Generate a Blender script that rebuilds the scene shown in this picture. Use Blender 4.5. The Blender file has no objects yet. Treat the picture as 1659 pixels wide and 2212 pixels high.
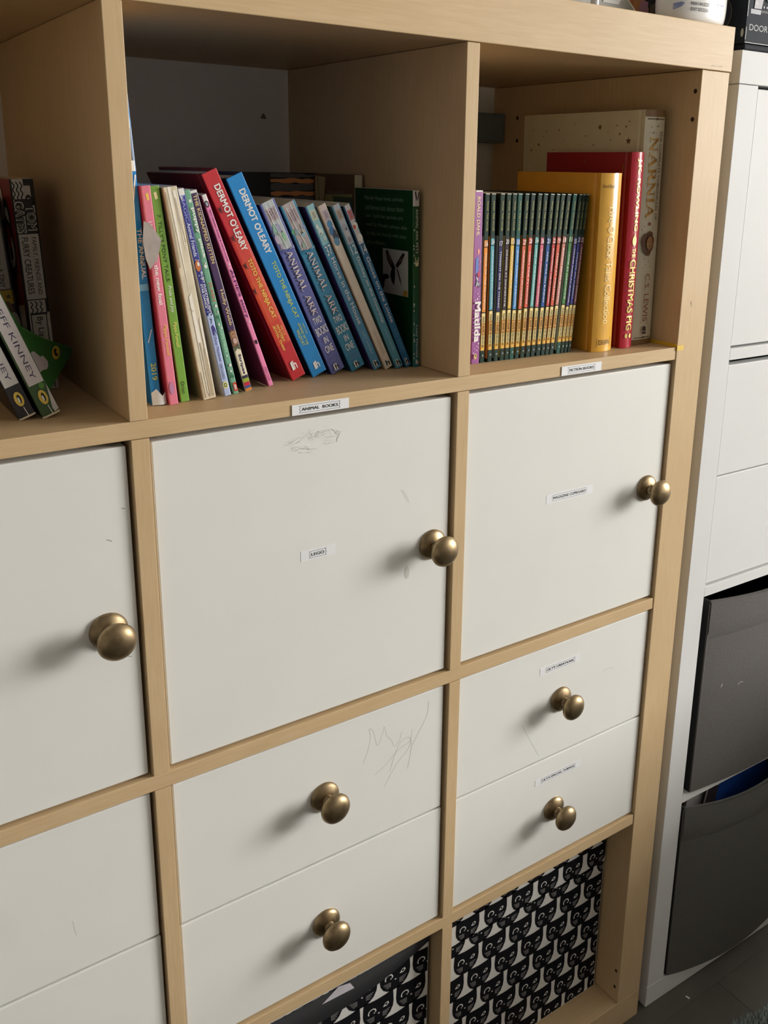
import bpy, math, random
from mathutils import Matrix, Vector
random.seed(7)
SC = bpy.context.scene
COL = SC.collection
R_ = math.radians

# ------------------------------------------------------------------ camera
cam_d = bpy.data.cameras.new('camera')
cam = bpy.data.objects.new('camera', cam_d); COL.objects.link(cam)
RX = (0.8164807123638342, -0.5770404755428906, 0.019584073196397475)
RY = (-0.1362888624793737, -0.22558018144052017, -0.9646444566291341)
RZ = (0.5610566747680714, 0.7849445020677307, -0.2628260572540283)
cam.matrix_world = Matrix(((RX[0], -RY[0], -RZ[0], -0.98594), (RX[1], -RY[1], -RZ[1], -0.7665),
                           (RX[2], -RY[2], -RZ[2], 1.31711), (0, 0, 0, 1)))
cam_d.sensor_fit = 'AUTO'; cam_d.sensor_width = 36.0
cam_d.lens = 1993.70339 / 2212 * 36.0
cam_d.shift_x = -98.78 / 2212
cam_d.shift_y = -195.54 / 2212
cam_d.clip_start = 0.01
SC.camera = cam

# ------------------------------------------------------------------ world, daylight, exposure
world = bpy.data.worlds.new('world'); SC.world = world; world.use_nodes = True
world.node_tree.nodes['Background'].inputs[0].default_value = (0.75, 0.85, 1.0, 1)
world.node_tree.nodes['Background'].inputs[1].default_value = 0.6
WIN = (3.70, -2.70, 1.92)
def area(name, loc, target, sx, sy, power, col):
    d = bpy.data.lights.new(name, 'AREA'); d.shape = 'RECTANGLE'; d.size = sx; d.size_y = sy
    d.energy = power; d.color = col
    o = bpy.data.objects.new(name, d); COL.objects.link(o); o.location = loc
    o.rotation_euler = (Vector(target) - Vector(loc)).to_track_quat('-Z', 'Y').to_euler()
    return o
area('window_daylight', WIN, (WIN[0] - 1.0, WIN[1] + 0.20, WIN[2] - 0.20), 2.9, 1.7, 400, (1.0, 0.985, 0.96))
SC.view_settings.view_transform = 'Standard'; SC.view_settings.look = 'None'
SC.view_settings.gamma = 1.0; SC.view_settings.use_curve_mapping = False
SC.view_settings.exposure = 0.50

# ------------------------------------------------------------------ materials
def s2l(c):
    c /= 255.0
    return c / 12.92 if c <= 0.04045 else ((c + 0.055) / 1.055) ** 2.4
_M = {}
def mat(rgb, rough=0.5, metal=0.0, vary=0.05, scale=60.0, bump=0.0, spec=0.5, coat=0.0):
    key = (rgb, rough, metal, vary, scale, bump, spec, coat)
    if key in _M: return _M[key]
    m = bpy.data.materials.new('surface'); m.use_nodes = True
    nt = m.node_tree; b = nt.nodes['Principled BSDF']
    lin = [s2l(v) for v in rgb]
    b.inputs['Roughness'].default_value = rough; b.inputs['Metallic'].default_value = metal
    b.inputs['Specular IOR Level'].default_value = spec
    b.inputs['Coat Weight'].default_value = coat
    b.inputs['Base Color'].default_value = (*lin, 1)
    if vary > 0 or bump > 0:
        tc = nt.nodes.new('ShaderNodeTexCoord'); n = nt.nodes.new('ShaderNodeTexNoise')
        n.inputs['Scale'].default_value = scale; n.inputs['Detail'].default_value = 3
        nt.links.new(tc.outputs['Object'], n.inputs['Vector'])
        if vary > 0:
            r = nt.nodes.new('ShaderNodeValToRGB')
            r.color_ramp.elements[0].position = 0.3; r.color_ramp.elements[1].position = 0.7
            r.color_ramp.elements[0].color = (*[v * (1 - vary) for v in lin], 1)
            r.color_ramp.elements[1].color = (*[min(1, v * (1 + vary)) for v in lin], 1)
            nt.links.new(n.outputs['Fac'], r.inputs['Fac']); nt.links.new(r.outputs['Color'], b.inputs['Base Color'])
        if bump > 0:
            bp = nt.nodes.new('ShaderNodeBump'); bp.inputs['Strength'].default_value = bump
            bp.inputs['Distance'].default_value = 0.001
            nt.links.new(n.outputs['Fac'], bp.inputs['Height']); nt.links.new(bp.outputs['Normal'], b.inputs['Normal'])
    _M[key] = m
    return m

def wood(axis, a=(200, 171, 130), b=(209, 182, 142), rough=0.46):
    m = bpy.data.materials.new('birch_veneer'); m.use_nodes = True
    nt = m.node_tree; bs = nt.nodes['Principled BSDF']; bs.inputs['Roughness'].default_value = rough
    bs.inputs["Specular IOR Level"].default_value = 0.22
    tc = nt.nodes.new('ShaderNodeTexCoord'); mp = nt.nodes.new('ShaderNodeMapping')
    s = [1.0, 1.0, 1.0]
    big = [420.0] * 3; big[axis] = 26.0
    mp.inputs['Scale'].default_value = big
    n = nt.nodes.new('ShaderNodeTexNoise'); n.inputs['Scale'].default_value = 1.0; n.inputs['Detail'].default_value = 4
    n2 = nt.nodes.new('ShaderNodeTexNoise'); n2.inputs['Scale'].default_value = 9.0; n2.inputs['Detail'].default_value = 2
    mx = nt.nodes.new('ShaderNodeMix'); mx.data_type = 'FLOAT'; mx.inputs[0].default_value = 0.45
    r = nt.nodes.new('ShaderNodeValToRGB')
    r.color_ramp.elements[0].position = 0.36; r.color_ramp.elements[1].position = 0.64
    r.color_ramp.elements[0].color = (*[s2l(v) for v in a], 1); r.color_ramp.elements[1].color = (*[s2l(v) for v in b], 1)
    L = nt.links.new
    L(tc.outputs['Object'], mp.inputs['Vector']); L(mp.outputs['Vector'], n.inputs['Vector']); L(tc.outputs['Object'], n2.inputs['Vector'])
    L(n.outputs['Fac'], mx.inputs[2]); L(n2.outputs['Fac'], mx.inputs[3]); L(mx.outputs[0], r.inputs['Fac'])
    L(r.outputs['Color'], bs.inputs['Base Color'])
    return m
WOOD_X, WOOD_Z, WOOD_Y = wood(0), wood(2), wood(1)

def brass():
    m = bpy.data.materials.new('aged_brass'); m.use_nodes = True
    nt = m.node_tree; b = nt.nodes['Principled BSDF']
    b.inputs['Metallic'].default_value = 1.0; b.inputs['Roughness'].default_value = 0.36
    tc = nt.nodes.new('ShaderNodeTexCoord'); n = nt.nodes.new('ShaderNodeTexNoise')
    n.inputs['Scale'].default_value = 75; n.inputs['Detail'].default_value = 5
    r = nt.nodes.new('ShaderNodeValToRGB')
    r.color_ramp.elements[0].position = 0.35; r.color_ramp.elements[1].position = 0.68
    r.color_ramp.elements[0].color = (*[s2l(v) for v in (126, 108, 82)], 1)
    r.color_ramp.elements[1].color = (*[s2l(v) for v in (170, 150, 116)], 1)
    nt.links.new(tc.outputs['Object'], n.inputs['Vector']); nt.links.new(n.outputs['Fac'], r.inputs['Fac'])
    nt.links.new(r.outputs['Color'], b.inputs['Base Color'])
    r2 = nt.nodes.new('ShaderNodeMapRange'); r2.inputs[3].default_value = 0.50; r2.inputs[4].default_value = 0.36
    nt.links.new(n.outputs['Fac'], r2.inputs[0]); nt.links.new(r2.outputs[0], b.inputs['Roughness'])
    return m
BRASS = brass()
WHITE = mat((230, 229, 223), 0.45, vary=0.012, scale=12, spec=0.25)
KWHITE = mat((219, 219, 217), 0.5, vary=0.012, scale=10, spec=0.12)
PAGE = mat((214, 203, 178), 0.85, vary=0.08, scale=500)
PAPER = mat((234, 234, 235), 0.55, vary=0.01)
INK = mat((28, 28, 32), 0.6, vary=0.0)
PENCIL = mat((168, 166, 160), 0.7, vary=0.0)
SMUDGE = mat((206, 203, 194), 0.6, vary=0.0)

# ------------------------------------------------------------------ mesh builder
class MB:
    def __init__(s): s.v = []; s.f = []; s.mi = []; s.mats = []; s.smooth = []
    def m(s, mt):
        if mt not in s.mats: s.mats.append(mt)
        return s.mats.index(mt)
    def add(s, vs, fs, mt, smooth=False):
        o = len(s.v); s.v += [tuple(p) for p in vs]; k = s.m(mt)
        for f in fs:
            s.f.append([i + o for i in f]); s.mi.append(k); s.smooth.append(smooth)
    def box(s, x0, x1, y0, y1, z0, z1, mt):
        s.add([(x0, y0, z0), (x1, y0, z0), (x1, y1, z0), (x0, y1, z0), (x0, y0, z1), (x1, y0, z1), (x1, y1, z1), (x0, y1, z1)],
              [(0, 3, 2, 1), (4, 5, 6, 7), (0, 1, 5, 4), (1, 2, 6, 5), (2, 3, 7, 6), (3, 0, 4, 7)], mt)
    def prism(s, pts, y0, y1, mt):          # polygon in x,z pushed along y
        n = len(pts)
        s.add([(p[0], y0, p[1]) for p in pts] + [(p[0], y1, p[1]) for p in pts],
              [tuple(range(n)), tuple(range(2 * n - 1, n - 1, -1))] + [(i, i + n, (i + 1) % n + n, (i + 1) % n) for i in range(n)], mt)
    def lathe(s, prof, mt, seg=28, axis='y', c=(0, 0, 0), sx=1.0, sy=1.0):
        vs = []; fs = []
        for r, h in prof:
            for k in range(seg):
                a = 2 * math.pi * k / seg; p, q = r * math.cos(a) * sx, r * math.sin(a) * sy
                vs.append((c[0] + p, c[1] + h, c[2] + q) if axis == 'y' else (c[0] + p, c[1] + q, c[2] + h))
        for i in range(len(prof) - 1):
            for k in range(seg):
                fs.append((i * seg + k, i * seg + (k + 1) % seg, (i + 1) * seg + (k + 1) % seg, (i + 1) * seg + k))
        fs.append(tuple(range(seg))); fs.append(tuple(range((len(prof) - 1) * seg, len(prof) * seg)))
        s.add(vs, fs, mt, True)
    def build(s, name, parent=None, bev=0.0):
        me = bpy.data.meshes.new(name); me.from_pydata(s.v, [], s.f)
        for m_ in s.mats: me.materials.append(m_)
        me.polygons.foreach_set('material_index', s.mi); me.polygons.foreach_set('use_smooth', s.smooth)
        me.update()
        o = bpy.data.objects.new(name, me); COL.objects.link(o)
        if parent: o.parent = parent
        if bev:
            b = o.modifiers.new('bevel', 'BEVEL'); b.width = bev; b.segments = 2; b.limit_method = 'ANGLE'
        return o

def tag(o, label, cat, group=None, kind=None):
    o['label'] = label; o['category'] = cat
    if group: o['group'] = group
    if kind: o['kind'] = kind
    return o
def thing(name, label, cat, loc=(0, 0, 0), rot=(0, 0, 0), group=None):
    o = bpy.data.objects.new(name, None); o.empty_display_size = 0.02; COL.objects.link(o)
    o.location = loc; o.rotation_euler = rot
    return tag(o, label, cat, group)
def struct(name, mb, label=None, bev=0):
    o = mb.build(name, None, bev); o['kind'] = 'structure'
    if label: o['label'] = label
    return o

# ------------------------------------------------------------------ lettering (built-in font, and a stroke-built serif face)
_T = {}
def font_text(txt, bold=0.0, shear=0.0):
    key = (txt, bold, shear)
    if key in _T: return _T[key]
    cu = bpy.data.curves.new('lettering', 'FONT'); cu.body = txt; cu.size = 1.0; cu.resolution_u = 3
    cu.shear = shear; cu.fill_mode = 'FRONT'
    ob = bpy.data.objects.new('lettering', cu)
    me = bpy.data.meshes.new_from_object(ob)
    vs = [(v.co.x, v.co.y) for v in me.vertices]; fs = [tuple(p.vertices) for p in me.polygons]
    bpy.data.objects.remove(ob); bpy.data.curves.remove(cu); bpy.data.meshes.remove(me)
    if bold > 0.004:
        n = len(vs); b = bold * .8; v0, f0 = vs, fs; vs, fs = [], []
        for k, (dx, dy) in enumerate(((-b, -b), (b, -b), (-b, b), (b, b))):
            vs += [(p[0] + dx, p[1] + dy, k * .000007) for p in v0]; fs += [tuple(i + n * k for i in f) for f in f0]
    _T[key] = (vs, fs); return _T[key]
TH, TN, SB = 0.17, 0.07, 0.055
def _bar(a, b, w):
    dx, dy = b[0] - a[0], b[1] - a[1]; l = math.hypot(dx, dy); nx, ny = -dy / l * w / 2, dx / l * w / 2
    return [(a[0] + nx, a[1] + ny), (a[0] - nx, a[1] - ny), (b[0] - nx, b[1] - ny), (b[0] + nx, b[1] + ny)]
def _ser(x, y, w=0.34):
    y0 = y if y == 0 else y - SB
    return [(x - w / 2, y0), (x + w / 2, y0), (x + w / 2, y0 + SB), (x - w / 2, y0 + SB)]
GL = {
 'I': (0.42, [_bar((.2, 0), (.2, 1), TH), _ser(.2, 0), _ser(.2, 1)]),
 'N': (0.95, [_bar((.15, 0), (.15, 1), TN), _bar((.14, .98), (.76, .02), TH), _bar((.76, 0), (.76, 1), TN), _ser(.15, 0), _ser(.13, 1, .26), _ser(.76, 1)]),
 'A': (0.92, [_bar((.1, 0), (.43, 1), TN), _bar((.43, 1), (.76, 0), TH), _bar((.2, .33), (.66, .33), TN), _ser(.1, 0, .28), _ser(.76, 0, .32)]),
 'M': (1.12, [_bar((.14, 0), (.18, 1), TN), _bar((.19, .98), (.5, .05), TH), _bar((.5, .05), (.84, .98), TN), _bar((.84, 1), (.9, 0), TH), _ser(.14, 0, .28), _ser(.9, 0, .32), _ser(.15, 1, .2), _ser(.88, 1, .2)]),
 'L': (0.72, [_bar((.2, 0), (.2, 1), TH), _ser(.2, 1), _bar((.08, .03), (.66, .03), .06), _bar((.63, 0), (.66, .24), .06)]),
 'K': (0.88, [_bar((.2, 0), (.2, 1), TH), _ser(.2, 0), _ser(.2, 1), _bar((.26, .42), (.7, .97), TN), _bar((.36, .5), (.72, .02), TH), _ser(.72, 1, .24), _ser(.74, 0, .26)]),
 'R': (0.85, [_bar((.2, 0), (.2, 1), TH), _ser(.2, 0), _ser(.14, 1, .22), _bar((.2, .97), (.45, .97), .06), _bar((.45, .97), (.6, .86), .11), _bar((.6, .9), (.6, .6), .13), _bar((.6, .64), (.45, .5), .11), _bar((.2, .5), (.46, .5), .06), _bar((.4, .5), (.7, .02), TH), _ser(.72, 0, .24)]),
}
def serif_text(txt):
    vs = []; fs = []; x = 0.0
    for ch in txt:
        if ch == ' ': x += 0.5; continue
        w, qs = GL[ch]
        for q_ in qs:
            o = len(vs); vs += [(p[0] + x, p[1]) for p in q_]; fs.append(tuple(range(o, o + len(q_))))
        x += w
    return vs, fs

class Skin:
    """Flat print laid on a surface: f(u, v, lift) gives the point; u to the right, v up (metres)."""
    def __init__(s, mb, f, w, h, base=0.00012, step=0.00006):
        s.mb, s.f, s.w, s.h, s.base, s.step, s.k = mb, f, w, h, base, step, 0
    def lift(s): s.k += 1; return s.base + s.step * s.k
    def poly(s, pts, mt, close=True):
        e = s.lift(); s.mb.add([s.f(u, v, e) for u, v in pts], [tuple(range(len(pts)))], mt)
    def rect(s, u0, u1, v0, v1, mt, n=6):
        e = s.lift(); vs = []; fs = []
        for i in range(n + 1):
            u = u0 + (u1 - u0) * i / n; vs += [s.f(u, v0, e), s.f(u, v1, e)]
        for i in range(n): fs.append((2 * i, 2 * i + 2, 2 * i + 3, 2 * i + 1))
        s.mb.add(vs, fs, mt)
    def disc(s, u, v, ru, mt, rv=None, n=14):
        rv = rv or ru
        s.poly([(u + ru * math.cos(2 * math.pi * i / n), v + rv * math.sin(2 * math.pi * i / n)) for i in range(n)], mt)
    def ring(s, u, v, r0, r1, mt, n=16, a0=0.0, a1=2 * math.pi, asp=1.0):
        e = s.lift(); vs = []; fs = []
        for i in range(n + 1):
            a = a0 + (a1 - a0) * i / n
            for r in (r0, r1): vs.append(s.f(u + r * math.cos(a), v + r * math.sin(a) * asp, e))
        for i in range(n): fs.append((2 * i, 2 * i + 1, 2 * i + 3, 2 * i + 2))
        s.mb.add(vs, fs, mt)
    def star(s, u, v, r, mt, n=5):
        s.poly([(u + (r if i % 2 == 0 else r * .42) * math.sin(math.pi * i / n), v + (r if i % 2 == 0 else r * .42) * math.cos(math.pi * i / n)) for i in range(2 * n)], mt)
    def line(s, pts, w, mt):
        e = s.lift()
        for a, b in zip(pts[:-1], pts[1:]):
            if math.hypot(b[0] - a[0], b[1] - a[1]) > 1e-7:
                s.mb.add([s.f(p[0], p[1], e) for p in _bar(a, b, w)], [(0, 1, 2, 3)], mt)
    def text(s, txt, u0, u1, v0, v1, mt, down=False, bold=0.0, shear=0.0, serif=False):
        """Fills the rectangle; down=True sets it reading from the top to the foot, letter tops to the right."""
        vs, fs = serif_text(txt) if serif else font_text(txt, bold, shear)
        if not vs: return
        e = s.lift()
        x0, x1 = min(p[0] for p in vs), max(p[0] for p in vs); y0, y1 = min(p[1] for p in vs), max(p[1] for p in vs)
        out = []
        for p in vs:
            x, y = p[0], p[1]; ek = e + (p[2] if len(p) > 2 else 0.0)
            a, b = (x - x0) / (x1 - x0 + 1e-9), (y - y0) / (y1 - y0 + 1e-9)
            if down: out.append(s.f(u0 + (u1 - u0) * b, v1 + (v0 - v1) * a, ek))
            else: out.append(s.f(u0 + (u1 - u0) * a, v0 + (v1 - v0) * b, ek))
        s.mb.add(out, fs, mt)

# ------------------------------------------------------------------ the room
FLOORM = [mat((86 + d, 84 + d, 78 + d), 0.45, vary=0.10, scale=14, spec=0.4) for d in (0, 2, -2, 1)]
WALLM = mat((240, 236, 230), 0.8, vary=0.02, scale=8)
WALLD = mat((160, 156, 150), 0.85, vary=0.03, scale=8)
mb = MB(); mb.box(-2.45, 3.85, -4.55, 0.45, -0.06, -0.012, mat((60, 58, 54), 0.8))
floor = struct('floor', mb, 'grey wood laminate floor')
k = 0
y = 0.40
pw, pl = 0.145, 1.28
row = 0
while y > -4.5:
    x = -2.4 - (row % 3) * 0.43
    while x < 3.80:
        x0, x1 = max(x, -2.4), min(x + pl, 3.80)
        if x1 - x0 > 0.02:
            p = MB(); p.box(x0 + .0002, x1 - .0002, max(y - pw, -4.5) + .0002, y - .0002, -0.012, -0.0003 - 0.0003 * ((row + k) % 2), FLOORM[(row * 2 + k) % 4])
            p.build('plank', floor, 0.0003); k += 1
        x += pl
    y -= pw; row += 1
mb = MB(); mb.box(-2.45, 3.85, 0.402, 0.46, 0, 2.85, WALLM)
mb.add([(-.4337, .4018, 1.3779), (-.425, .4018, 1.3777), (-.4265, .4018, 1.3815), (-.4295, .4018, 1.385), (-.4318, .4018, 1.3822)], [(0, 1, 2, 3, 4)], mat((120, 112, 100), 0.8))
struct('wall_back', mb, 'off-white wall behind the shelving with a small brown scuff')
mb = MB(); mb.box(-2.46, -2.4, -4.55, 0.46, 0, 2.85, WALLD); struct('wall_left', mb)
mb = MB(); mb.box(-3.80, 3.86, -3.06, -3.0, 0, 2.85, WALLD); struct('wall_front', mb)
wy0, wy1, wz0, wz1 = WIN[1] - 1.5, WIN[1] + 1.5, WIN[2] - .90, WIN[2] + .77
mb = MB()
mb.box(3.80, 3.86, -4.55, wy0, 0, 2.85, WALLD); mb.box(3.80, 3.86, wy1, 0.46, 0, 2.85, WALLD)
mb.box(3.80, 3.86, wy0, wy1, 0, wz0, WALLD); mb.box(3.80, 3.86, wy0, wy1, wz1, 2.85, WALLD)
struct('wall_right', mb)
mb = MB(); fr = mat((238, 238, 236), 0.4)
for a in ((wy0, wy0 + .05, wz0, wz1), (wy1 - .05, wy1, wz0, wz1), (wy0, wy1, wz0, wz0 + .05), (wy0, wy1, wz1 - .05, wz1), (WIN[1] - .02, WIN[1] + .02, wz0, wz1)):
    mb.box(3.81, 3.85, a[0], a[1], a[2], a[3], fr)
struct('window_1', mb, 'white framed window')
mb = MB(); mb.box(-3.80, 3.86, -3.06, 0.46, 2.45, 2.5, mat((200, 198, 194), 0.8, vary=0.01)); struct('ceiling', mb)
mb = MB(); mb.box(0.68, 1.75, -1.75, -0.30, 0, 0.64, mat((120, 112, 104), .8)); mb.box(0.66, 1.77, -1.77, -0.28, .64, .67, mat((150, 140, 130), .7)); struct('low_shade_block', mb, 'unseen low block added right of the shelves to shade their lower part')  # out-of-view block standing in for low furniture, added to shade the lower right
mb = MB(); mb.box(-2.4, -1.5, 0.388, 0.402, 0, 0.09, fr); mb.box(0.46, 3.80, 0.388, 0.402, 0, 0.09, fr); struct('baseboard_back', mb)

# ------------------------------------------------------------------ birch cube bookshelf
C, TI, TO, DEP = 0.335, 0.016, 0.051, 0.39
XP = -TO
COLX = []                    # compartments from the right: A, B, C, D -> (x0, x1)
x = XP
for i in range(4):
    COLX.append((x - C, x)); x -= C + TI
XL = COLX[3][0] - TO
ZB = [0.051 + i * (C + TI) for i in range(4)]       # floors of the rows from the bottom
ROW = {4: (ZB[0], ZB[0] + C), 3: (ZB[1], ZB[1] + C), 2: (ZB[2], ZB[2] + C), 1: (ZB[3], ZB[3] + C)}
ZTOP = ROW[1][1] + TO
Z1 = ROW[1][0]                                       # top of the book shelf
shelf = thing('bookshelf', 'large birch veneer cube shelving unit with books and white inserts', 'bookshelf', (XL, 0, 0))
def S(mb_, name, bev=0.0):
    mb_.v = [(p[0] - XL, p[1], p[2]) for p in mb_.v]
    return mb_.build(name, shelf, bev)
mb = MB(); mb.box(XL - .0015, 0.0015, -0.0012, DEP, ROW[1][1], ZTOP, WOOD_X)
sk = Skin(mb, lambda u, v, e: (u, -.0012 - e, v), 1, 1)
for p in ([(-.0380, 1.4428), (-.034, 1.4444), (-.031, 1.4432), (-.027, 1.4441)], [(-.024, 1.4430), (-.019, 1.4445), (-.016, 1.4436)]):
    sk.line(p, .0009, mat((178, 160, 135), .6, vary=0))
S(mb, 'top_panel', .0008)
mb = MB(); mb.box(XL, 0, 0, DEP, 0, 0.051, WOOD_X); S(mb, 'base_panel', .0008)
for nm, a, b in (('side_panel', -TO, 0), ('side_panel', XL, XL + TO)):
    mb = MB(); mb.box(a, b, 0, DEP, 0.0513, ROW[1][1] - .0006, WOOD_Z)
    if b == 0:
        sk = Skin(mb, lambda u, v, e: (u, -e, v), 1, 1)
        sk.disc(-.0320, 1.160, .0011, mat((150, 128, 104), .7, vary=0), .0022); sk.disc(-.0305, 1.1565, .0009, mat((150, 128, 104), .7, vary=0))
    S(mb, nm, .0008)
for r in (1, 2, 3):
    z0 = ROW[r][0]
    mb = MB(); mb.box(XL + TO + .0004, XP - .0012, 0.0008, DEP - .005, z0 - TI, z0, WOOD_X)
    S(mb, 'shelf', .0006)
for r in (1, 2, 3, 4):
    for c in (0, 1, 2):
        x1 = COLX[c][0]
        mb = MB(); mb.box(x1 - TI, x1, 0.0003, DEP - .006, ROW[r][0] + .0003, ROW[r][1] - .0005, WOOD_Z)
        S(mb, 'divider', .0006)
HOLE = mat((52, 36, 22), 0.8, vary=0)
for yy, zz in ((.3334, 1.394), (.3323, 1.3618), (.0075, 1.4145), (.0082, 1.3823), (.008, .1095), (.008, .0787)):
    mb = MB(); mb.add([(XP - .0004, yy + .0025 * math.cos(i * math.pi / 6), zz + .0028 * math.sin(i * math.pi / 6)) for i in range(12)] +
                      [(XP + .0, yy + .0025 * math.cos(i * math.pi / 6), zz + .0028 * math.sin(i * math.pi / 6)) for i in range(12)],
                      [tuple(range(12)), tuple(range(12, 24))] + [(i, (i + 1) % 12, (i + 1) % 12 + 12, i + 12) for i in range(12)], HOLE)
    S(mb, 'peg_hole')
mb = MB(); YEL = mat((224, 186, 52), 0.45)
mb.box(XP - .0009, XP - .0003, 0.0005, 0.055, Z1 - .0003, Z1 + .0042, YEL); mb.box(XP - .0009, -.0395, -.0009, -.0002, Z1 - .0042, Z1 + .0025, YEL)
S(mb, 'yellow_tape')

def banner(sk, u0, u1, v0, v1, mt, w=.00035, zig=True):
    h = v1 - v0
    if zig:
        z = h * .22; n = 4
        L_ = [(u0 + (z if i % 2 else 0), v1 - h * i / n) for i in range(n + 1)]; R__ = [(u1 - (z if i % 2 else 0), v1 - h * i / n) for i in range(n + 1)]
        sk.line(L_, w, mt); sk.line(R__, w, mt); sk.line([(u0, v1), (u1, v1)], w, mt); sk.line([(u0, v0), (u1, v0)], w, mt)
    else:
        c = h * .2
        sk.line([(u0 + c, v0), (u1 - c, v0), (u1, v0 + c), (u1, v1 - c), (u1 - c, v1), (u0 + c, v1), (u0, v1 - c), (u0, v0 + c), (u0 + c, v0)], w, mt)
def label_mesh(txt, u0, u1, v0, v1, m0, m1, y=0.0, zig=True, tilt=0.0):
    """Printed paper strip with a banner outline; the banner spans the fractions m0..m1."""
    mb_ = MB(); w, h = u1 - u0, v1 - v0
    mb_.box(u0, u1, y - .00025, y - .00003, v0, v1, PAPER)
    sk_ = Skin(mb_, lambda u, v, e: (u, y - .00025 - e, v), w, h, .00004, .00003)
    a, b = u0 + w * m0, u0 + w * m1; c, d = v0 + h * .18, v0 + h * .82
    banner(sk_, a, b, c, d, INK, .00032, zig)
    ins = h * .24 if zig else h * .12
    sk_.text(txt, a + ins, b - ins, c + h * .17, d - h * .17, INK, bold=0.018)
    return mb_
l1 = label_mesh('ANIMAL  BOOKS', -.5993, -.5368, 1.0886, 1.0990, .125, .84)
S(l1, 'paper_label')
l2 = label_mesh('FICTION BOOKS', -.2513, -.1864, 1.0888, 1.0999, .15, .84)
S(l2, 'paper_label')

# ------------------------------------------------------------------ white inserts
def knob(parent, x, z, y):
    a = MB(); a.lathe([(.0172, 0), (.0174, -.0015), (.0168, -.0032), (.0140, -.0052), (.0095, -.0072), (.0066, -.0082)], BRASS, 32, 'y', (x, y, z))
    a.build('knob_base', parent)
    b = MB(); b.lathe([(.0062, -.0076), (.0058, -.011), (.0060, -.0150), (.0085, -.0178), (.0136, -.0198), (.0166, -.0222), (.0174, -.0248), (.0165, -.0276),
                       (.0138, -.0303), (.0100, -.0322), (.0055, -.0334), (.0015, -.0338)], BRASS, 32, 'y', (x, y, z))
    b.build('knob', parent)
YF = 0.0048
MARKS = {
'drawerB': [[(-0.5174, 0.6714), (-0.5107, 0.6867), (-0.5077, 0.7035), (-0.5095, 0.713), (-0.504, 0.708), (-0.4984, 0.688), (-0.4917, 0.7005), (-0.4893, 0.7085), (-0.4854, 0.6951), (-0.4791, 0.6867), (-0.4752, 0.6779), (-0.4689, 0.6828), (-0.4652, 0.6936)], [(-0.5013, 0.651), (-0.4889, 0.657), (-0.47, 0.6711), (-0.454, 0.6772), (-0.451, 0.6914)], [(-0.4886, 0.6292), (-0.4824, 0.639), (-0.4698, 0.6556), (-0.4571, 0.6661), (-0.452, 0.6777)], [(-0.4567, 0.641), (-0.453, 0.6583), (-0.452, 0.6765), (-0.4586, 0.6833), (-0.4701, 0.676), (-0.4812, 0.6478)], [(-0.428, 0.7199), (-0.4303, 0.7023), (-0.4411, 0.6847), (-0.4506, 0.6698)]],
'doorB': [[(-0.6068, 1.0594), (-0.5928, 1.0652), (-0.5802, 1.068), (-0.5767, 1.0613), (-0.5675, 1.0637), (-0.5519, 1.0685), (-0.544, 1.0626), (-0.5478, 1.0559), (-0.5624, 1.0558)], [(-0.6004, 1.0603), (-0.5878, 1.063), (-0.5726, 1.0654), (-0.5545, 1.0665), (-0.5467, 1.0596), (-0.5598, 1.0602)], [(-0.5955, 1.0539), (-0.5855, 1.0533), (-0.5754, 1.0498), (-0.5881, 1.0508)], [(-0.4693, 0.9884), (-0.4645, 0.9823), (-0.4601, 0.9731)]],
'drawerA': [[(-0.2803, 0.6346), (-0.2644, 0.6055), (-0.248, 0.5771)], [(-0.1367, 0.6652), (-0.1288, 0.6662), (-0.117, 0.6645)]],
'doorC': [[(-0.7639, 1.0268), (-0.7607, 1.0257)], [(-0.7786, 1.0005), (-0.7739, 0.9981)], [(-0.7685, 0.8845), (-0.764, 0.8826)]],
'drawerC': [[(-0.8367, 0.627), (-0.8361, 0.6187), (-0.8347, 0.6099)]]}
def smooth_line(p):
    out = []
    for i in range(len(p) - 1):
        p0, p1, p2, p3 = p[max(i - 1, 0)], p[i], p[i + 1], p[min(i + 2, len(p) - 1)]
        for j in range(5):
            t = j / 5
            out.append(tuple(.5 * (2 * p1[q_] + (p2[q_] - p0[q_]) * t + (2 * p0[q_] - 5 * p1[q_] + 4 * p2[q_] - p3[q_]) * t * t + (3 * p1[q_] - p0[q_] - 3 * p2[q_] + p3[q_]) * t ** 3) for q_ in (0, 1)))
    return out + [p[-1]]
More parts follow.
